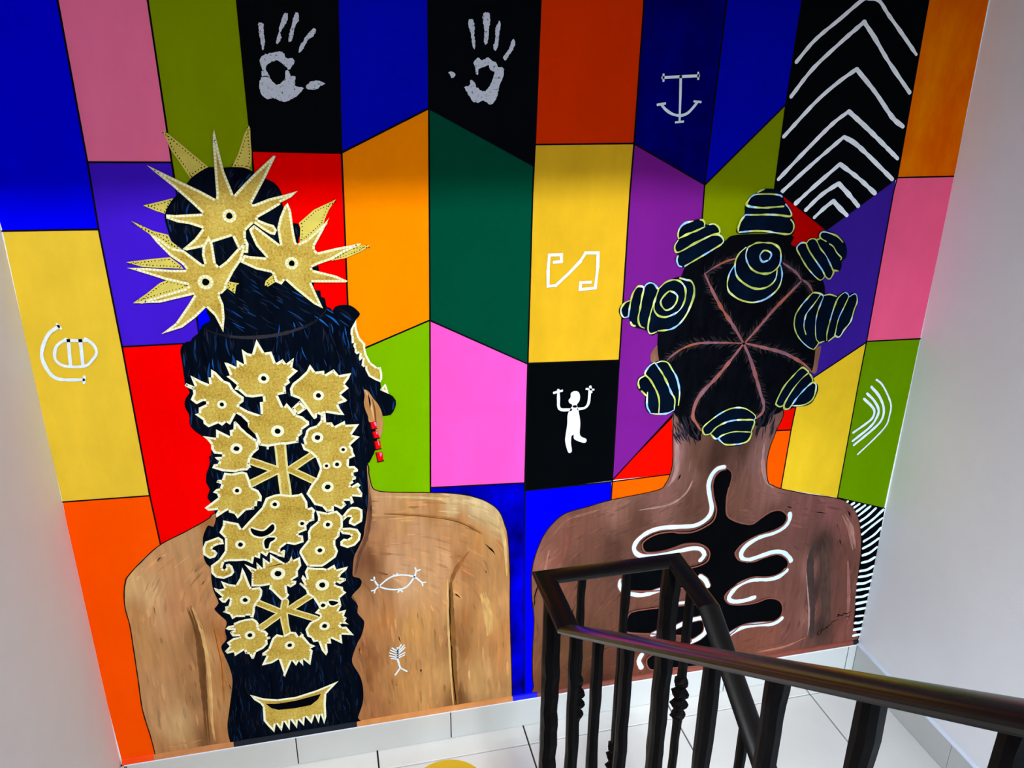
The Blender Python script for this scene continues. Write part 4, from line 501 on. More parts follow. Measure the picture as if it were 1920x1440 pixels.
# landing floor with its tiles
fl = structure(box_obj('floor', (XL, XR, Y0, 0.0, -.16, -.006), groutm)); fl['label'] = 'landing floor of pale glazed tiles with dark joints'
xs = [XL, -0.370, 0.035, 0.434, 0.857, 1.279, XR]; ys = [0.0, -0.0745, -0.476, -0.878, Y0]
g = .0021
for i in range(6):
    for j in range(4):
        t = box_obj('tile', (xs[i] + g, xs[i + 1] - g, ys[j + 1] + g, ys[j] - g, -.006, 0.0), tilem, fl, bevel=.0008)
# skirting tiles
BH = .0905; BT = .009
sk = structure(box_obj('baseboard_back', (XL, XR, -BT + .003, 0.0, 0.0, BH - .002), groutm)); sk['label'] = 'row of pale skirting tiles under the mural'
xb = [XL + BT, -0.571, -0.1675, 0.2335, 0.634, 1.035, 1.436, XR - BT]
for i in range(7):
    box_obj('tile', (xb[i] + g * .7, xb[i + 1] - g * .7, -BT, -.001, .0015, BH), basem, sk)
sk = structure(box_obj('baseboard_right', (XR - BT + .003, XR, Y0, 0.0, 0.0, BH - .002), groutm)); sk['label'] = 'pale skirting tiles along the right wall'
yb_ = [0.0, -0.40, -0.80, Y0]
for i in range(3): box_obj('tile', (XR - BT, XR - .001, yb_[i + 1] + g * .4, yb_[i] - (BT if i == 0 else g * .4), .0015, BH), basem, sk)
box_obj('filler_bead', (XR - BT - .002, XR, Y0, -.004, BH, BH + .004), beadm, sk)
sk = structure(box_obj('baseboard_left', (XL, XL + BT - .003, Y0, 0.0, 0.0, BH - .002), groutm)); sk['label'] = 'pale skirting tiles along the left wall'
for i in range(3): box_obj('tile', (XL + .001, XL + BT, yb_[i + 1] + g * .4, yb_[i] - (BT if i == 0 else g * .4), .0015, BH), basem, sk)

# stairs: the flight up to the camera (left), the flight down (right), the flight overhead
up = structure(empty('stair_flight', (-0.18, Y0, 0), 'tiled flight of steps rising from the landing beside the left wall'))
RUN, RISE = .25, .179
for k in range(9):
    box_obj('step', (XL, .235, Y0 - RUN * (k + 1), Y0 - RUN * k, max(-.16, RISE * k - .2), RISE * (k + 1)), stepm, up)
dn = structure(empty('stair_flight', (0.96, Y0, 0), 'tiled flight of steps going down from the landing beside the right wall'))
for k in range(9):
    box_obj('step', (.455, XR, Y0 - RUN * (k + 1), Y0 - RUN * k, -.1545 * (k + 1) - .3, -.1545 * (k + 1)), stepm, dn)
yf = Y0 - RUN * 9
structure(box_obj('floor_upper', (XL, XR, YB, yf, 1.43, 1.611), stepm))['label'] = 'upper floor behind the camera'
structure(box_obj('floor_lower', (XL, XR, YB, 0.0, ZB, -1.70), stepm))['label'] = 'lower floor at the foot of the stairs'
structure(box_obj('ceiling', (XL, XR, YB, 0.0, ZT - .12, ZT), ceilm))['label'] = 'white ceiling of the stairwell'
structure(box_obj('floor_landing_above', (XL, XR, -0.95, 0.0, ZS, ZS + .16), ceilm))['label'] = 'concrete landing of the next storey above the mural'
structure(box_obj('shade_beam', (XL, XR, -1.0, -.85, 2.243, ZS), ceilm))['label'] = 'unseen concrete beam added under the landing above to shade the mural top'  # added out of view, its underside sets the shade line on the mural
ov = structure(empty('stair_flight', (0.96, -2.0, 2.2), 'flight of steps overhead rising to the landing above'))
for k in range(9):
    zt = 1.611 + .161 * (k + 1)
    box_obj('step', (.455, XR, yf + RUN * k - .02, yf + RUN * (k + 1), zt - .30, zt), ceilm, ov)

# tube lamp on the stairwell ceiling
lampm, lnt, lb = new_mat('lamp_tube_glow'); lb.inputs['Emission Color'].default_value = (0.97, 0.98, 1, 1); lb.inputs['Emission Strength'].default_value = 6
def tube_lamp(x0, x1, y, z, label, direction, power, color, spread):
    xm = (x0 + x1) / 2
    tl = empty('tube_lamp', (xm, y, z), label, 'lamp')
    box_obj('housing', (x0 - .02, x1 + .02, y - .04, y + .04, z - .045, z), framem, tl)
    v, f = [], []
    for i in range(12):
        a = 2 * math.pi * i / 12
        v += [(x0, y + .013 * math.cos(a), z - .060 + .013 * math.sin(a)), (x1, y + .013 * math.cos(a), z - .060 + .013 * math.sin(a))]
        f.append((2 * i, 2 * i + 1, (2 * i + 3) % 24, (2 * i + 2) % 24))
    mesh_obj('tube', v, f, lampm, tl)
    o = area('tube_light', (xm, y, z - .077), direction, x1 - x0, 0.05, power, color, spread)
tube_lamp(-0.53, 0.09, -3.60, ZT - .12, 'white ceiling tube lamp above the left flight of stairs', (.42, 1, -1.06), TUBE_POWER, (0.90, 0.96, 1.0), 90)
tube_lamp(0.50, 0.95, -3.45, 1.43, 'unseen white fill lamp added under the upper floor above the right flight', (.60, 1, -.64), FILL_TUBE_POWER, (0.72, 0.86, 1.0), 90)  # added lamp, only brightens the right wall and lower right mural

# ------------------------------------------------------------------ mural
mural = empty('mural', (0.445, 0.0, 0.0917), 'large colourful wall mural of two women seen from behind on coloured panels', 'mural')
linem = paint('outline_paint', (14, 10, 16), var=0.2)
NAMES = {'dark_blue': (0, 0, 70)}
for n, (nm, rgb, s) in enumerate(PANELS):
    p = P(s)
    key = 'panel_%s_%d' % (nm, n)
    if nm == 'dark_blue': mt = paint(key, (0, 0, 70), rgb2=(0, 0, 215), scale=(16, 16, 9), sharp=False)
    elif nm == 'navy': mt = paint(key, (0, 0, 72), rgb2=(0, 0, 120), scale=(11, 11, 8))
    elif n == 30: mt = paint(key, (206, 62, 0), rgb2=(226, 118, 0), scale=(9, 9, 4))
    elif nm in ('yellow',): mt = paint(key, rgb, var=0.09, scale=(13, 13, 7))
    else: mt = paint(key, rgb, var=0.07, scale=(9, 9, 5))
    pt = Paint(); pt.add(p, 0); o = pt.build('colour_panel', [mt], mural)
    o['label'] = nm.replace('_', ' ') + ' painted panel'
pt = Paint()
for s in LINES: pt.stroke(P(s), .0036, 1, smooth=False, rag=.1)
o = pt.build('panel_outline', [linem], mural); o['label'] = 'thin dark lines between the painted panels'

# --- skin: pigment field from sampled tones, triangulated surface
def field(samples):
    S_ = [(x / 1000., z / 1000., lin((r, g_, b_))) for x, z, r, g_, b_ in samples]
    def f(x, z):
        sx = x + .020 * noise.noise(Vector((x * 22, z * 5, 1.3))); sz = z + .045 * noise.noise(Vector((x * 26, z * 6, 7.1)))
        W_ = 0; c = [0, 0, 0]
        for px, pz, cc in S_:
            w_ = 1.0 / (((sx - px) ** 2 * 2.2 + (sz - pz) ** 2 * .7) ** 1.35 + 2.5e-5); W_ += w_
            for q in range(3): c[q] += w_ * cc[q]
        n_ = 1 + .11 * noise.noise(Vector((x * 55, z * 13, 3.0))) + .07 * noise.noise(Vector((x * 120, z * 30, 9.0)))
        return tuple(v_ / W_ * n_ for v_ in c)
    return f
def skin(name, outline, fld, k, parent, step=.0075):
    poly = catmull(outline, .008, closed=True)
    if area2(poly) < 0: poly = poly[::-1]
    n = len(poly); vs = [Vector(p) for p in poly]; ed = [(i, (i + 1) % n) for i in range(n)]
    x0 = min(p[0] for p in poly); x1 = max(p[0] for p in poly); z0 = min(p[1] for p in poly); z1 = max(p[1] for p in poly)
    x = x0
    row = 0
    while x < x1:
        z = z0 + (step / 2 if row % 2 else 0)
        while z < z1:
            if inside(x, z, poly): vs.append(Vector((x, z)))
            z += step
        x += step; row += 1
    r = delaunay_2d_cdt(vs, ed, [list(range(n))], 1, 1e-6)
    V_, F_ = r[0], r[2]
    return mesh_obj(name, [(p[0], Y(k), p[1]) for p in V_], [tuple(q) for q in F_], vcol_paint('skin_paint'), parent, cols=[fld(p[0], p[1]) for p in V_])
f1 = field([(x, z, r, g_, b_ * 1.10) for x, z, r, g_, b_ in COL1]); f2 = field([(x, z, r * .90, g_ * .86, b_ * .84) for x, z, r, g_, b_ in COL2])
w1 = skin('painted_woman', P(SKIN1), f1, 2, mural); w1['label'] = 'painted bare tan back of the long-haired woman'
w2 = skin('painted_woman', P(SKIN2), f2, 2, mural); w2['label'] = 'painted bare brown back of the woman with knotted hair'
def brush(ww, outline, fld, dirs, count, extra):
    poly = catmull(outline, .01, closed=True); pt = Paint()
    x0 = min(p[0] for p in poly); x1 = max(p[0] for p in poly); z0 = min(p[1] for p in poly); z1 = max(p[1] for p in poly)
    D_ = [(x / 1000, z / 1000, math.cos(2 * math.radians(a)), math.sin(2 * math.radians(a))) for x, z, a in dirs]
    def ang(x, z):
        c = s_ = 0
        for px, pz, cc, ss in D_:
            w_ = 1 / ((x - px) ** 2 + (z - pz) ** 2 + 4e-4) ** 1.3; c += w_ * cc; s_ += w_ * ss
        return math.atan2(s_, c) / 2
    n = tries = 0
    while n < count and tries < count * 20:
        tries += 1
        x, z = random.uniform(x0, x1), random.uniform(z0, z1)
        if not inside(x, z, poly): continue
        L = random.uniform(.018, .060); wd = random.uniform(.003, .0085); pts_ = [(x, z)]
        for sg in (1, -1):
            cx, cz = x, z; a0 = ang(x, z) + (0 if sg > 0 else math.pi)
            for st_ in range(3):
                a = ang(cx, cz)
                if math.cos(a - a0) < 0: a += math.pi
                a0 = a; cx += math.cos(a) * L / 6; cz += math.sin(a) * L / 6
                pts_ = pts_ + [(cx, cz)] if sg > 0 else [(cx, cz)] + pts_
        if not all(inside(a, b, poly) for a, b in pts_): continue
        j = 1 + random.gauss(0, .13); wm = random.gauss(0, .04); base = fld(x, z)
        cl = (base[0] * j * (1 + wm), base[1] * j, base[2] * j * (1 - wm))
        pt.stroke(pts_, wd, 2.25 + (n % 12) * .03, taper=.8, rag=.3, caps=False, colf=lambda c_, t_, cl=cl: cl); n += 1
    for m_, (s, wd, rgb) in enumerate(extra):
        cl = lin(rgb)[:3]
        q_ = P(s)
        for rp_ in range(1 if wd < 6 else 5):
            ox = random.uniform(-.36, .36) * wd / 1000 if wd >= 6 else 0; cut = q_ if rp_ < 2 or len(q_) < 5 else q_[random.randint(0, 1):len(q_) - random.randint(0, 1)]
            j_ = random.uniform(.88, 1.14)
            pt.stroke([(x_ + ox * random.uniform(.6, 1.2), z_ + ox * .4) for x_, z_ in cut], wd / 1000 * (1 if wd < 6 else random.uniform(.28, .55)), 2.64 + .012 * (m_ * 2 + rp_ % 4), taper=.9, rag=.4, caps=False, colf=lambda c_, t_, cl=cl, j_=j_: tuple(v_ * j_ * (1 + .25 * noise.noise(Vector((c_[0] * 90, c_[1] * 40, 2)))) for v_ in cl))
    o = pt.build('brush_stroke_paint', [vcol_paint('skin_stroke_paint', streak=.2)], ww, cols=True); o['kind'] = 'stuff'
brush(w1, P(SKIN1), f1, DIR1, 900, EXTRA1)
brush(w2, P(SKIN2), f2, DIR2, 900, EXTRA2)
for ww, s in ((w1, SKIN1), (w2, SKIN2)):
    pt = Paint(); q = P(s)
    pt.stroke(catmull(q, .006) if False else q, .0024, 3, rag=.2, caps=False)
    pt.build('skin_outline', [paint('skin_outline_paint', (30, 18, 10))], ww)

# --- left woman: hair
hairm = paint('hair_paint', (3, 6, 14), rgb2=(8, 16, 30), scale=(60, 60, 6))
hp = catmull(P(HAIR1), .006, closed=True)
pt = Paint()
for s in PETALS[:3]: pass
petalm = paint('pale_gold_paint', (214, 196, 92), var=0.10, scale=(30, 30, 30))
dotm = paint('dark_dot_paint', (44, 40, 22))
def dots(pt, poly, inset, spacing, r, k, mi, close=True):
    sgn = 1 if area2(poly) > 0 else -1
    n = len(poly); carry = spacing / 2
    for i in range(n):
        a, b = poly[i], poly[(i + 1) % n]
        L = math.hypot(b[0] - a[0], b[1] - a[1])
        if L < 1e-6: continue
        tx, tz = (b[0] - a[0]) / L, (b[1] - a[1]) / L; nx, nz = -tz * sgn, tx * sgn
        t = carry
        while t < L:
            x = a[0] + tx * t + nx * inset; z = a[1] + tz * t + nz * inset
            pt.disc(x + random.uniform(-.0004, .0004), z + random.uniform(-.0004, .0004), r * random.uniform(.8, 1.15), k, mi, n=6)
            t += spacing * random.uniform(.9, 1.1)
        carry = t - L
for n, s in enumerate(PETALS):
    pt = Paint(); p = P(s); k = 3.5 if n < 3 else 6.0
    pt.add(p, k, 0); dots(pt, p, .0042, .0062, .0013, k + .5, 1)
    o = pt.build('back_petal', [petalm, dotm], w1)
pt = Paint(); pt.add(hp, 4); hair1 = pt.build('hair', [hairm], w1); hair1['label'] = 'long black hair painted with blue glints'
pt = Paint()
cols = [(8, 18, 38), (10, 28, 54), (12, 38, 74), (22, 24, 38), (14, 52, 106), (5, 12, 24), (28, 32, 48)]
bx0, bz0 = 0.0, 0.0
bandp = P(BAND1); bzs = sum(p[1] for p in bandp) / len(bandp)
bun = (-0.03, 1.39)
cnt = 0; tries = 0
while cnt < 1500 and tries < 30000:
    tries += 1
    x = random.uniform(min(p[0] for p in hp), max(p[0] for p in hp)); z = random.uniform(min(p[1] for p in hp), max(p[1] for p in hp))
    if not inside(x, z, hp): continue
    L = random.uniform(.014, .042); wd = random.uniform(.0016, .0042)
    if z > 1.285:
        ang = math.atan2(z - bun[1], x - bun[0]) + math.pi / 2 + random.uniform(-.25, .25); L *= .7
    elif z > bzs: ang = math.radians(-38 - 45 * max(0, min(1, (x - .02) / .2)) + random.uniform(-8, 8))
    else: ang = math.radians(-90 + random.uniform(-14, 14) + (10 if x > .15 else -4 if x < -.1 else 4))
    dx, dz = math.cos(ang) * L / 2, math.sin(ang) * L / 2; bend = random.uniform(-.004, .004)
    q = [(x - dx, z - dz), (x - dz * bend * 40, z + dx * bend * 40), (x + dx, z + dz)]
    if not all(inside(a, b, hp) for a, b in q): continue
    near = max(0, 1 - abs(z - bzs) / .12)
    c = random.choice(cols)
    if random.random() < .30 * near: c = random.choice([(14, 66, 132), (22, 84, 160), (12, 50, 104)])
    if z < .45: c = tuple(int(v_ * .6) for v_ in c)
    cl = lin(c)[:3]
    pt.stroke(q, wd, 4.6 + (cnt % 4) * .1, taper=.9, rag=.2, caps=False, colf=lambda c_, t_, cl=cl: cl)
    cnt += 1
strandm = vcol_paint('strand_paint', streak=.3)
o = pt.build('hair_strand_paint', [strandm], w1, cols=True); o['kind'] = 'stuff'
pt = Paint()
pt.stroke(bandp, .0075, 5.2, taper=.75, rag=.25, colf=lambda c, t: lin((44, 42, 48) if .2 < t < .75 else (22, 24, 30))[:3])
pt.build('hair_tie', [strandm], w1, cols=True)
# ear and beads
pt = Paint(); pt.add(catmull(P(EAR1), .004, True), 5.0)
for s, wd, mi in EARL: pt.stroke(P(s), wd / 1000, 5.3, mi, taper=.8)
o = pt.build('ear', [paint('ear_paint', (172, 118, 62), rgb2=(196, 146, 92), scale=(60, 60, 20)), paint('ear_light_paint', (224, 176, 122)), paint('ear_fold_paint', (120, 74, 36))], w1)
redm = paint('red_bead_paint', (232, 12, 14)); redd = paint('red_bead_dark_paint', (110, 4, 6)); redh = paint('red_bead_glint_paint', (255, 120, 190))
for a, b, c in zip(BEADS, BEADHI, BEADSH):
    pt = Paint(); pt.add(P(a), 6, 0); pt.add(P(b), 6.4, 1); pt.add(P(c), 6.4, 2)
    q = P(a); pt.stroke([q[3], q[2]], .0022, 6.5, 3, smooth=False)
    pt.build('earring_bead', [redm, redh, redd, linem], w1)

# --- gold ornaments
def gold_material():
    mt, nt, b = new_mat('gold_glitter_paint')
    tc = nt.nodes.new('ShaderNodeTexCoord')
    nz = nt.nodes.new('ShaderNodeTexNoise'); nz.inputs['Scale'].default_value = 230; nz.inputs['Detail'].default_value = 4
    n2 = nt.nodes.new('ShaderNodeTexNoise'); n2.inputs['Scale'].default_value = 26; n2.inputs['Detail'].default_value = 3
    ad = nt.nodes.new('ShaderNodeMath'); ad.operation = 'MULTIPLY_ADD'; ad.inputs[1].default_value = .45
    rp = nt.nodes.new('ShaderNodeValToRGB'); e = rp.color_ramp.elements
    e[0].position = .38; e[0].color = lin((128, 96, 26)); e[1].position = .56; e[1].color = lin((192, 160, 62))
    x = e.new(.68); x.color = lin((204, 178, 84)); x = e.new(.86); x.color = lin((240, 216, 110))
    sc_ = nt.nodes.new('ShaderNodeMath'); sc_.operation = 'MULTIPLY'; sc_.inputs[1].default_value = .60
    for q in (nz, n2): nt.links.new(tc.outputs['Object'], q.inputs['Vector'])
    nt.links.new(nz.outputs['Fac'], sc_.inputs[0]); nt.links.new(n2.outputs['Fac'], ad.inputs[0]); nt.links.new(sc_.outputs[0], ad.inputs[2])
    ad2 = nt.nodes.new('ShaderNodeMath'); ad2.operation = 'ADD'; ad2.inputs[1].default_value = .06
    nt.links.new(ad.outputs[0], ad2.inputs[0]); nt.links.new(ad2.outputs[0], rp.inputs['Fac']); nt.links.new(rp.outputs['Color'], b.inputs['Base Color'])
    b.inputs['Roughness'].default_value = .45; b.inputs['Specular IOR Level'].default_value = .2
    return mt
goldm = gold_material()
rimm = paint('ornament_rim_paint', (226, 218, 148), var=.12, scale=(60, 60, 60))
pearlm = paint('pearl_dot_paint', (250, 246, 236), var=.02)
holem = paint('ornament_hole_paint', (4, 6, 12))
rimw = paint('ornament_white_rim_paint', (238, 238, 196), var=.08, scale=(60, 60, 60))
ORN = [goldm, rimm, pearlm, holem, rimw]
def ornament(name, poly, k, eyes=(), rim=.0058, spacing=.0062, r=.0021, label=None, others=(), rmat=1):
    pt = Paint()
    if area2(poly) < 0: poly = poly[::-1]
    pt.add(poly, k, 0)
    n = len(poly)
    def corner(i):
        p0, p1, p2 = poly[i - 1], poly[i], poly[(i + 1) % n]
        ax, az = p0[0] - p1[0], p0[1] - p1[1]; bx, bz = p2[0] - p1[0], p2[1] - p1[1]
        la, lb = math.hypot(ax, az) or 1e-9, math.hypot(bx, bz) or 1e-9
        cr = (bx * az - bz * ax) / (la * lb); dt = (ax * bx + az * bz) / (la * lb)
        th = math.atan2(cr, dt)
        return th if th > 0 else th + 2 * math.pi
    for i in range(n):
        a, b = poly[i], poly[(i + 1) % n]; L = math.hypot(b[0] - a[0], b[1] - a[1])
        if L < 1e-5: continue
        mx, mz = (a[0] + b[0]) / 2, (a[1] + b[1]) / 2
        if any(inside(mx, mz, q) for q in others): continue
        tx, tz = (b[0] - a[0]) / L, (b[1] - a[1]) / L; nx, nz = -tz, tx
        def inner(th):
            if th >= math.pi: return 0.0, rim
            tn = math.tan(th / 2); s = rim / max(tn, 1e-3)
            if s > L * .48: s = L * .48
            return s, min(rim, s * tn)
        s0, h0 = inner(corner(i)); s1, h1 = inner(corner((i + 1) % n))
        pt.add([a, b, (b[0] - tx * s1 + nx * h1, b[1] - tz * s1 + nz * h1), (a[0] + tx * s0 + nx * h0, a[1] + tz * s0 + nz * h0)], k + .3 + .05 * (i % 3), rmat)
        t_ = spacing * .5
        while t_ < L:
            x = a[0] + tx * t_ + nx * rim * .5; z = a[1] + tz * t_ + nz * rim * .5
            if inside(x + nx * r, z + nz * r, poly) and inside(x - tx * r, z - tz * r, poly) and inside(x + tx * r, z + tz * r, poly):
                pt.disc(x + random.uniform(-.0004, .0004), z + random.uniform(-.0004, .0004), r * random.uniform(.8, 1.15), k + .6, 2, n=6)
            t_ += spacing * random.uniform(.9, 1.1)
    for (x, z, rr) in eyes:
        pt.disc(x, z, rr * 2.15, k + .65, rmat, n=14)
        nn = max(8, int(2 * math.pi * rr * 1.75 / spacing))
        for j in range(nn):
            a = 2 * math.pi * j / nn; pt.disc(x + rr * 1.72 * math.cos(a), z + rr * 1.72 * math.sin(a), r, k + .75, 2, n=6)
        pt.disc(x, z, rr, k + .8, 3, n=10, wob=.12)
    o = pt.build(name, ORN, w1)
    if label: o['label'] = label
    return o
eyes = [(x / 1000, z / 1000, r / 1000) for x, z, r in EYES]
for n, (s, wd) in enumerate(ARMS):
    pt = Paint(); q = P(s)
    pt.stroke(q, wd / 1000, 5.3 + .06 * (n % 5), 0, rag=.06); pt.stroke(q, wd / 1000 * .62, 5.62 + .05 * (n % 5), 1, rag=.1)
    pt.build('ornament_stem', [rimm, goldm], w1)
used = set()
for n, (kx, s) in enumerate(FLOWERS.items()):
    poly = P(s); oth = [P(q) for j, q in FLOWERS.items() if j != kx and j[0] in 'fg']
    es = [e for j, e in enumerate(eyes) if j not in used and inside(e[0], e[1], poly)]
    if kx in ('g24', 'g46'): es = []
    for j, e in enumerate(eyes):
        if e in es: used.add(j)
    nm = {'comb': 'gold_comb', 'side': 'side_ornament', 'side2': 'side_ornament', 'w1': 'gold_scroll', 'w2': 'gold_scroll', 'w3': 'gold_scroll', 'g24': 'ornament_bridge', 'g46': 'ornament_bridge'}.get(kx, 'gold_flower')
    k = 6.0 + (n % 3) * .28 if kx[0] != 'g' else 5.9
    small = kx in ('side', 'side2')
    ornament(nm, poly, k, es, rim=.0046 if small else .0056, spacing=.006, r=.0017 if small else .002, others=oth if kx[0] in 'fgw' else (), rmat=4)
for n, s in enumerate(HOLES):
    pt = Paint(); q = catmull(P(s), .003, True) if n < 3 else P(s)
    if n < 3: pt.stroke(q + [q[0]], .0088, 7.7, 1, caps=False); dots(pt, q, -.0024, .006, .0018, 7.9, 2)
    pt.add(q, 8.1, 0)
    pt.build('ornament_opening', [holem, rimw, pearlm], w1)
se = [(x / 1000, z / 1000, r / 1000) for x, z, r in SEYES]
for n, (kx, s) in enumerate(STARS.items()):
    ornament('gold_star', P(s), 7.0 + n * 1.0, [se[n]], rim=.0052, spacing=.0066, r=.0021)

# --- right woman: hair, knots, ears, lizard
hair2m = paint('hair_paint_dark', (4, 5, 8), rgb2=(10, 12, 18), scale=(50, 50, 20))
for s in (EAR2L, EAR2R):
    pt = Paint(); pt.add(catmull(P(s), .004, True), 3.4); pt.build('ear', [paint('ear_paint_brown', (96, 58, 44), rgb2=(150, 106, 84), scale=(60, 60, 10))], w2)
h2 = catmull(P(HAIR2), .006, closed=True)
pt = Paint(); pt.add(h2, 4); o = pt.build('hair', [hair2m], w2); o['label'] = 'black hair parted into sections'
pt = Paint()
for s, wd in PARTS2:
    q = catmull(P(s), .004)
    for i in range(1, len(q) - 1):
        tx, tz = q[i + 1][0] - q[i - 1][0], q[i + 1][1] - q[i - 1][1]; L = math.hypot(tx, tz) or 1; tx /= L; tz /= L
        for sd in (-1, 1):
            for rep in range(2):
                if random.random() < .25: continue
                a = random.uniform(.35, .95); l = random.uniform(.008, .026)
                dx, dz = tx * math.cos(a) - sd * tz * math.sin(a), tz * math.cos(a) + sd * tx * math.sin(a)
                c = lin(random.choice([(44, 34, 34), (34, 30, 34), (28, 28, 34), (56, 40, 38), (24, 24, 28)]))[:3]
                st = (q[i][0] + random.uniform(-.001, .001), q[i][1])
                e = (st[0] + dx * l, st[1] + dz * l)
                if inside(e[0], e[1], h2): pt.stroke([st, ((st[0] + e[0]) / 2, (st[1] + e[1]) / 2), e], .0018, 4.4 + random.random() * .3, taper=.85, caps=False, colf=lambda c_, t_, c=c: c)
# loose hair at the nape
for i in range(70):
    sd = random.random() < .6
    x, z = (random.uniform(.800, .862), random.uniform(.845, .90)) if sd else (random.uniform(1.035, 1.085), random.uniform(.845, .90))
    c = lin(random.choice([(30, 26, 34), (44, 40, 54), (22, 20, 26)]))[:3]; l = random.uniform(.02, .045)
    a = math.radians(-62 if sd else -100) + random.uniform(-.2, .2)
    pt.stroke([(x, z), (x + math.cos(a) * l * .5, z + math.sin(a) * l * .5), (x + math.cos(a) * l, z + math.sin(a) * l)], .0028, 4.5 + random.random() * .3, taper=.85, caps=False, colf=lambda c_, t_, c=c: c)
o = pt.build('hair_strand_paint', [strandm], w2, cols=True); o['kind'] = 'stuff'
for s, wd in PARTS2:
    pt = Paint()
    def cf(c, t, s=s):
        v_ = noise.noise(Vector((c[0] * 14, c[1] * 14, 2)))
        a, b = lin((128, 84, 96)), lin((150, 80, 60)); u = max(0, min(1, .5 + v_ * 1.4))
        return tuple(a[q] * (1 - u) + b[q] * u for q in range(3))
    pt.stroke(P(s), wd / 1000 * .85, 4.9, taper=.55, rag=.35, colf=cf)
    pt.build('hair_parting', [strandm], w2, cols=True)
knotm = paint('hair_knot_paint', (4, 6, 12), rgb2=(4, 18, 38), scale=(22, 22, 22))
def kcol(c, t, sd=0):
    v_ = noise.noise(Vector((c[0] * 30 + sd, c[1] * 30, sd)))
    a, b, d = lin((196, 206, 100)), lin((206, 226, 232)), lin((120, 180, 226))
    if v_ < 0: u = min(1, -v_ * 3.2); return tuple(a[q] * (1 - u * .25) for q in range(3))
    u = min(1, v_ * 3.2)
    if u > .85: return tuple(d[q] * .8 + b[q] * .2 for q in range(3))
    return tuple(a[q] * (1 - u) + b[q] * u for q in range(3))
for n, (s, ss) in enumerate(KNOTS):
    pt = Paint(); pt.add(catmull(P(s), .004, True), 5.2); kn = pt.build('hair_knot', [knotm], w2)
    pt = Paint()
    for i, q in enumerate(ss): pt.stroke(P(q), .0044 if n not in (3, 4) else .0034, 5.8 + .05 * i, rag=.45, taper=.35, colf=lambda c, t, n=n: kcol(c, t, n * 3.1))
    # knot lines live under the painted woman like the knot itself
    pt.build('knot_line', [strandm], w2, cols=True)
blackm = paint('lizard_black_paint', (5, 6, 8)); whitem = paint('sign_white_paint', (208, 226, 242), var=.10, scale=(40, 40, 40))
lzm = paint('lizard_edge_paint', (126, 74, 64))
lp = catmull(P(LIZARD), .005, True)
pt = Paint(); pt.add(lp, 4.0, 0); pt.stroke(lp + [lp[0]], .004, 3.6, 1, smooth=False)
o = pt.build('lizard_figure', [blackm, lzm], w2); o['label'] = 'black lizard painted on the back with white contours'
for s, wd in LIZW:
    pt = Paint(); pt.stroke(P(s), wd / 1000 * .9, 4.6, 0, rag=.12); pt.stroke(P(s), wd / 1000 * 1.3, 4.3, 1, rag=.1)
    pt.build('lizard_contour', [whitem, lzm], w2)
pt = Paint()
for s in SIGN: pt.stroke(P(s), .0026, 4, rag=.3, taper=.3)
o = pt.build('signature', [paint('signature_paint', (34, 18, 14))], w2); o['label'] = 'small dark handwritten signature'

# --- signs on the panels
def speckle(name, rgb, dark):
    mt = paint(name, dark, rgb2=rgb, scale=(190, 190, 190), sharp=True)
    r = [n for n in mt.node_tree.nodes if n.type == 'VALTORGB'][0].color_ramp.elements
    r[0].position = .34; r[1].position = .43
    return mt
printm = speckle('hand_print_paint', (206, 212, 226), (40, 44, 56))
for hs, lb_ in ((HAND1, 'white hand print with thumb pointing right'), (HAND2, 'white hand print with thumb pointing left')):
    pt = Paint()
    for s in hs:
        q = catmull(P(s), .0018, True)
        pt.add([(x + .0022 * noise.noise(Vector((x * 330, z * 330, 5))), z + .0022 * noise.noise(Vector((x * 330, z * 330, 9)))) for x, z in q], 2)
    o = pt.build('hand_print', [printm], mural); o['label'] = lb_
signm = paint('sign_paint', (226, 238, 248), var=.10, scale=(60, 60, 60))
for nm, lb_, parts in SYMS:
    pt = Paint()
    for kd, s, wd in parts:
        if kd == 'p': pt.add(catmull(P(s), .003, True), 4.5)
        else: pt.stroke(P(s), wd / 1000, 4.5, smooth=(kd == 's'), rag=.14)
    o = pt.build(nm, [signm], w1 if nm in ('fish_sign', 'feather_sign') else mural); o['label'] = lb_
chevm = paint('chevron_paint', (232, 234, 238), var=.12, scale=(40, 40, 40))
for s, wd in CHEV:
    pt = Paint(); q = P(s); i = max(range(len(q)), key=lambda j: q[j][1])
    if len(q) == 9: pt.stroke(q, wd / 1000, 2, rag=.2)
    else:
        pt.stroke(q[:i + 1], wd / 1000, 2, rag=.22); pt.stroke(q[i:], wd / 1000 * 1.1, 2.1, rag=.22)
    pt.build('chevron_stripe', [chevm], mural)
for s, wd in STRIPES:
    pt = Paint(); pt.stroke(P(s), wd / 1000, 3.4, rag=.2); pt.build('white_stripe', [signm], mural)
# painted ledge where the mural meets the skirting
zt0, zt1 = BH + .0012, BH + .0145
for a, b, rgb in LEDGE:
    v = []; f = []; n = max(2, int((b - a) / 30))
    for i in range(n + 1):
        x = (a + (b - a) * i / n) / 1000
        j = .0012 * noise.noise(Vector((x * 40, 0, 0)))
        v += [(x, -.001, zt1 + j), (x, -.0052, zt1 - .002 + j), (x, -BT + .0004, zt0 + j), (x, -.001, zt0 - .001)]
    for i in range(n):
        q = 4 * i
        f += [(q, q + 4, q + 5, q + 1), (q + 1, q + 5, q + 6, q + 2), (q + 2, q + 6, q + 7, q + 3)]
    mesh_obj('painted_ledge', v, f, paint('ledge_%d' % a, rgb, var=.12, scale=(30, 30, 30), rough=.35, spec=.35), mural)
v, f = [], []
box(v, f, XL + BT, XR - BT, -BT - .0006, -.002, BH - .001, BH + .0018)
mesh_obj('filler_bead', v, f, beadm, bpy.data.objects['baseboard_back'])

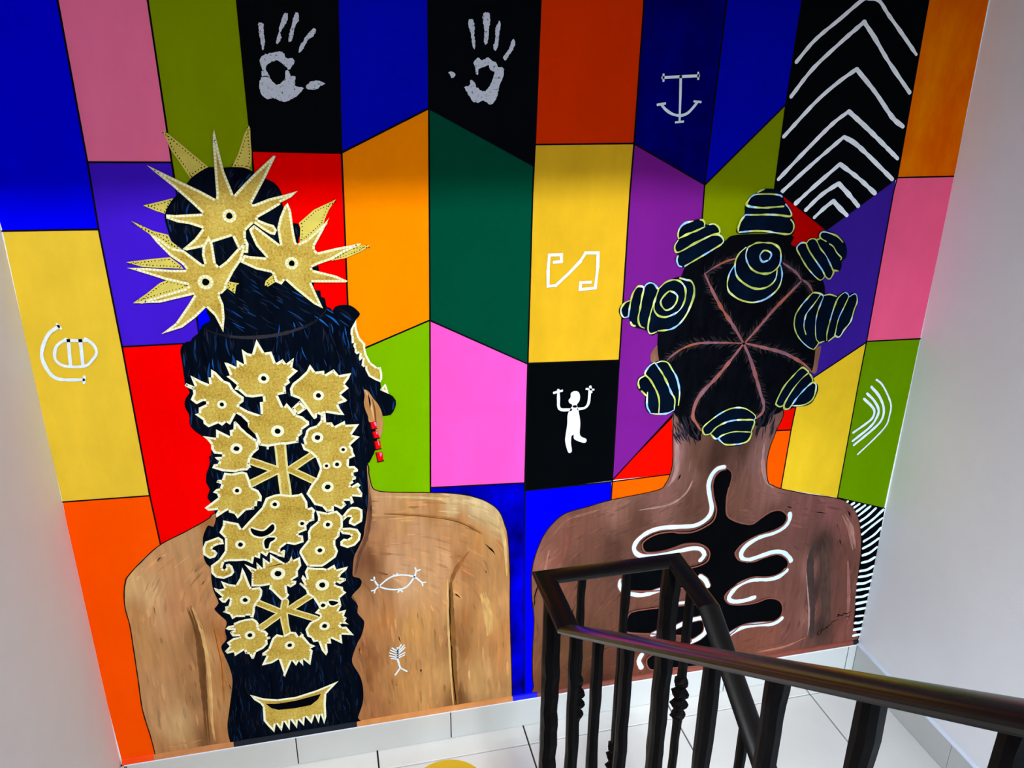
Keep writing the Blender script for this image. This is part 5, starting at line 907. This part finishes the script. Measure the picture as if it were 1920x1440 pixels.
# ------------------------------------------------------------------ stair railing
def enamel(name, rough, spec):
    mt, nt, b = new_mat(name)
    tc = nt.nodes.new('ShaderNodeTexCoord'); nz = nt.nodes.new('ShaderNodeTexNoise'); nz.inputs['Scale'].default_value = 60; nz.inputs['Detail'].default_value = 4
    rp = nt.nodes.new('ShaderNodeValToRGB'); rp.color_ramp.elements[0].color = lin((4, 4, 5)); rp.color_ramp.elements[1].color = lin((14, 11, 11))
    nt.links.new(tc.outputs['Object'], nz.inputs['Vector']); nt.links.new(nz.outputs['Fac'], rp.inputs['Fac']); nt.links.new(rp.outputs['Color'], b.inputs['Base Color'])
    bp = nt.nodes.new('ShaderNodeBump'); bp.inputs['Strength'].default_value = .10; bp.inputs['Distance'].default_value = .001
    nt.links.new(nz.outputs['Fac'], bp.inputs['Height']); nt.links.new(bp.outputs['Normal'], b.inputs['Normal'])
    b.inputs['Roughness'].default_value = rough; b.inputs['Specular IOR Level'].default_value = spec
    return mt
enm = enamel('black_enamel', .25, .22)
irm = enamel('black_iron_paint', .38, .04)
XA, XE, YFR, YBK, ZR = .255, .443, -.793, -.902, 1.056
SA, SE = .703, .618
rail = empty('stair_railing', (XA, YFR, 0.0), 'black wrought iron stair railing with twisted balusters turning at the landing', 'railing')
PROF = [(-.0095, -.0108), (.0095, -.0108), (.010, -.0088), (.0138, -.0082)] + [(.0148 * math.cos(math.radians(q)), -.006 + .006 * math.sin(math.radians(q))) for q in range(0, 181, 12)] + [(-.0138, -.0082), (-.010, -.0088)]
ya, ye = -3.05, -2.9
PATH = [Vector(p) for p in ((XA, ya, ZR + SA * (YBK - ya)), (XA, YBK, ZR), (XA, YFR, ZR), (XE, YFR, ZR), (XE, YBK, ZR), (XE, ye, ZR - SE * (YBK - ye)))]
def ring(i):
    """profile mitred at path point i"""
    p = PATH[i]; d0 = (p - PATH[i - 1]).normalized() if i else (PATH[1] - p).normalized()
    d1 = (PATH[i + 1] - p).normalized() if i < len(PATH) - 1 else d0
    nrm = (d0 + d1).normalized(); side = d0.cross(Vector((0, 0, 1))).normalized(); upv = side.cross(d0).normalized()
    out = []
    for a, b in PROF:
        q = side * a + upv * b
        out.append(p + q - d0 * (q.dot(nrm) / d0.dot(nrm)))
    return out
def rail_part(ids):
    v = []; f = []; k = len(PROF)
    for n, i in enumerate(ids):
        v += ring(i)
        if n:
            for j in range(k):
                a0 = (n - 1) * k + j; a1 = (n - 1) * k + (j + 1) % k
                f.append((a0, a1, a1 + k, a0 + k))
    f.append(tuple(range(k))[::-1]); f.append(tuple(range(len(v) - k, len(v))))
    o = mesh_obj('handrail', v, f, enm, rail, smooth=True)
    o.data.set_sharp_from_angle(angle=math.radians(38))
    return o
rail_part((0, 1)); rail_part((1, 2, 3, 4)); rail_part((4, 5))
def baluster_mesh(z0, z1, half, basket=None, seed=0):
    v = []; f = []; rows = []
    z = z0
    while z < z1:
        rows.append(z); z += .012 if basket is None or not (basket[0] - .02 < z < basket[1] + .02) else .0035
    rows.append(z1)
    for i, z in enumerate(rows):
        n1 = noise.noise(Vector((seed * 3.3, 0, z * 26))); n2 = noise.noise(Vector((seed * 1.7, 5, z * 34)))
        h = half * (1 + .16 * n1); rot = .10 * n2; ox = .0010 * n2; h2 = half * (1 + .16 * n2)
        nb = 8
        if basket and basket[0] <= z <= basket[1]:
            t = (z - basket[0]) / (basket[1] - basket[0])
            bump = .5 - .5 * math.cos(t * 2 * math.pi * 4.0)
            env = .65 + .75 * math.sin(math.pi * t) ** .7
            h = half * (.95 + .75 * bump * env); h2 = h; rot = t * math.pi * 1.6
        for q in range(8):
            a = math.pi / 4 * q + rot
            # square section with softened corners
            rr = 1.0 / max(abs(math.cos(math.pi / 4 * q)), abs(math.sin(math.pi / 4 * q))); rr = min(rr, 1.22)
            v.append((ox + math.cos(a) * h * rr, math.sin(a) * h2 * rr, z))
        if i:
            for q in range(8):
                a0 = (i - 1) * 8 + q; a1 = (i - 1) * 8 + (q + 1) % 8
                f.append((a0, a1, a1 + 8, a0 + 8))
    f.append(tuple(range(8))[::-1]); f.append(tuple(range(len(v) - 8, len(v))))
    return v, f
def baluster(x, y, z0, z1, half=.0066, basket=None, seed=0, name='baluster'):
    if basket:
        b0, b1 = basket
        v, f = baluster_mesh(z0, z1, half * .95, None, seed)
        o = mesh_obj(name, [(x + a, y + b, c) for a, b, c in v], f, irm, rail)
        v, f = baluster_mesh(b0, b1, half, (b0 + .001, b1 - .001), seed)
        mesh_obj('twisted_basket', [(x + a, y + b, c) for a, b, c in v], f, irm, o)
        return o
    v, f = baluster_mesh(z0, z1, half, None, seed)
    return mesh_obj(name, [(x + a, y + b, c) for a, b, c in v], f, irm, rail)
# posts at the turn
baluster(XA, -.833, -.001, ZR - .009, .0115, None, 40, 'post')
baluster(XE - .004, -.797, -.001, ZR - .009, .0118, None, 41, 'post')
# balusters of the level part
baluster(.308, YFR, -.001, ZR - .009, .0058, (.792, .876), 1)
baluster(.373, YFR, -.001, ZR - .009, .0058, (.655, .738), 2)
baluster(XE, -.849, -.001, ZR - .009, .0058, (.815, .897), 3)
# balusters of the rising part
for i in range(24):
    y = -.929 - .0779 * i
    if y < ya + .1: break
    k = int((Y0 - y) / RUN); zt = ZR + SA * (YBK - y) - .0105
    zb = RISE * (k + 1) if y < Y0 else 0
    bk = (zb + .45, zb + .53) if i % 2 == 0 and i != 0 else None
    baluster(XA, y, zb - .001, zt, .0061, bk, 5 + i)
# balusters of the descending part
for i in range(22):
    y = -.936 - .0779 * i
    if y < ye + .1: break
    k = int((Y0 - y) / RUN); zt = ZR - SE * (YBK - y) - .0105
    zb = -.1545 * (k + 1)
    bk = (zb + .45, zb + .53) if i % 2 == 1 else None
    baluster(XE if y > -9 else XE, y, zb - .001, zt, .0058, bk, 60 + i)

# ------------------------------------------------------------------ yellow floor sticker
v, f = [], []
n = 48
for z in (0.0001, 0.0012):
    v += [(.20 + .0976 * math.cos(2 * math.pi * i / n), -.1764 + .0976 * math.sin(2 * math.pi * i / n), z) for i in range(n)]
f.append(tuple(range(n))[::-1]); f.append(tuple(range(n, 2 * n)))
for i in range(n): f.append((i, (i + 1) % n, n + (i + 1) % n, n + i))
st = mesh_obj('floor_sticker', v, f, paint('yellow_vinyl', (214, 172, 30), var=.04, rough=.35, spec=.4))
st['label'] = 'round yellow sticker on the tiled floor below the mural'
st['category'] = 'sticker'
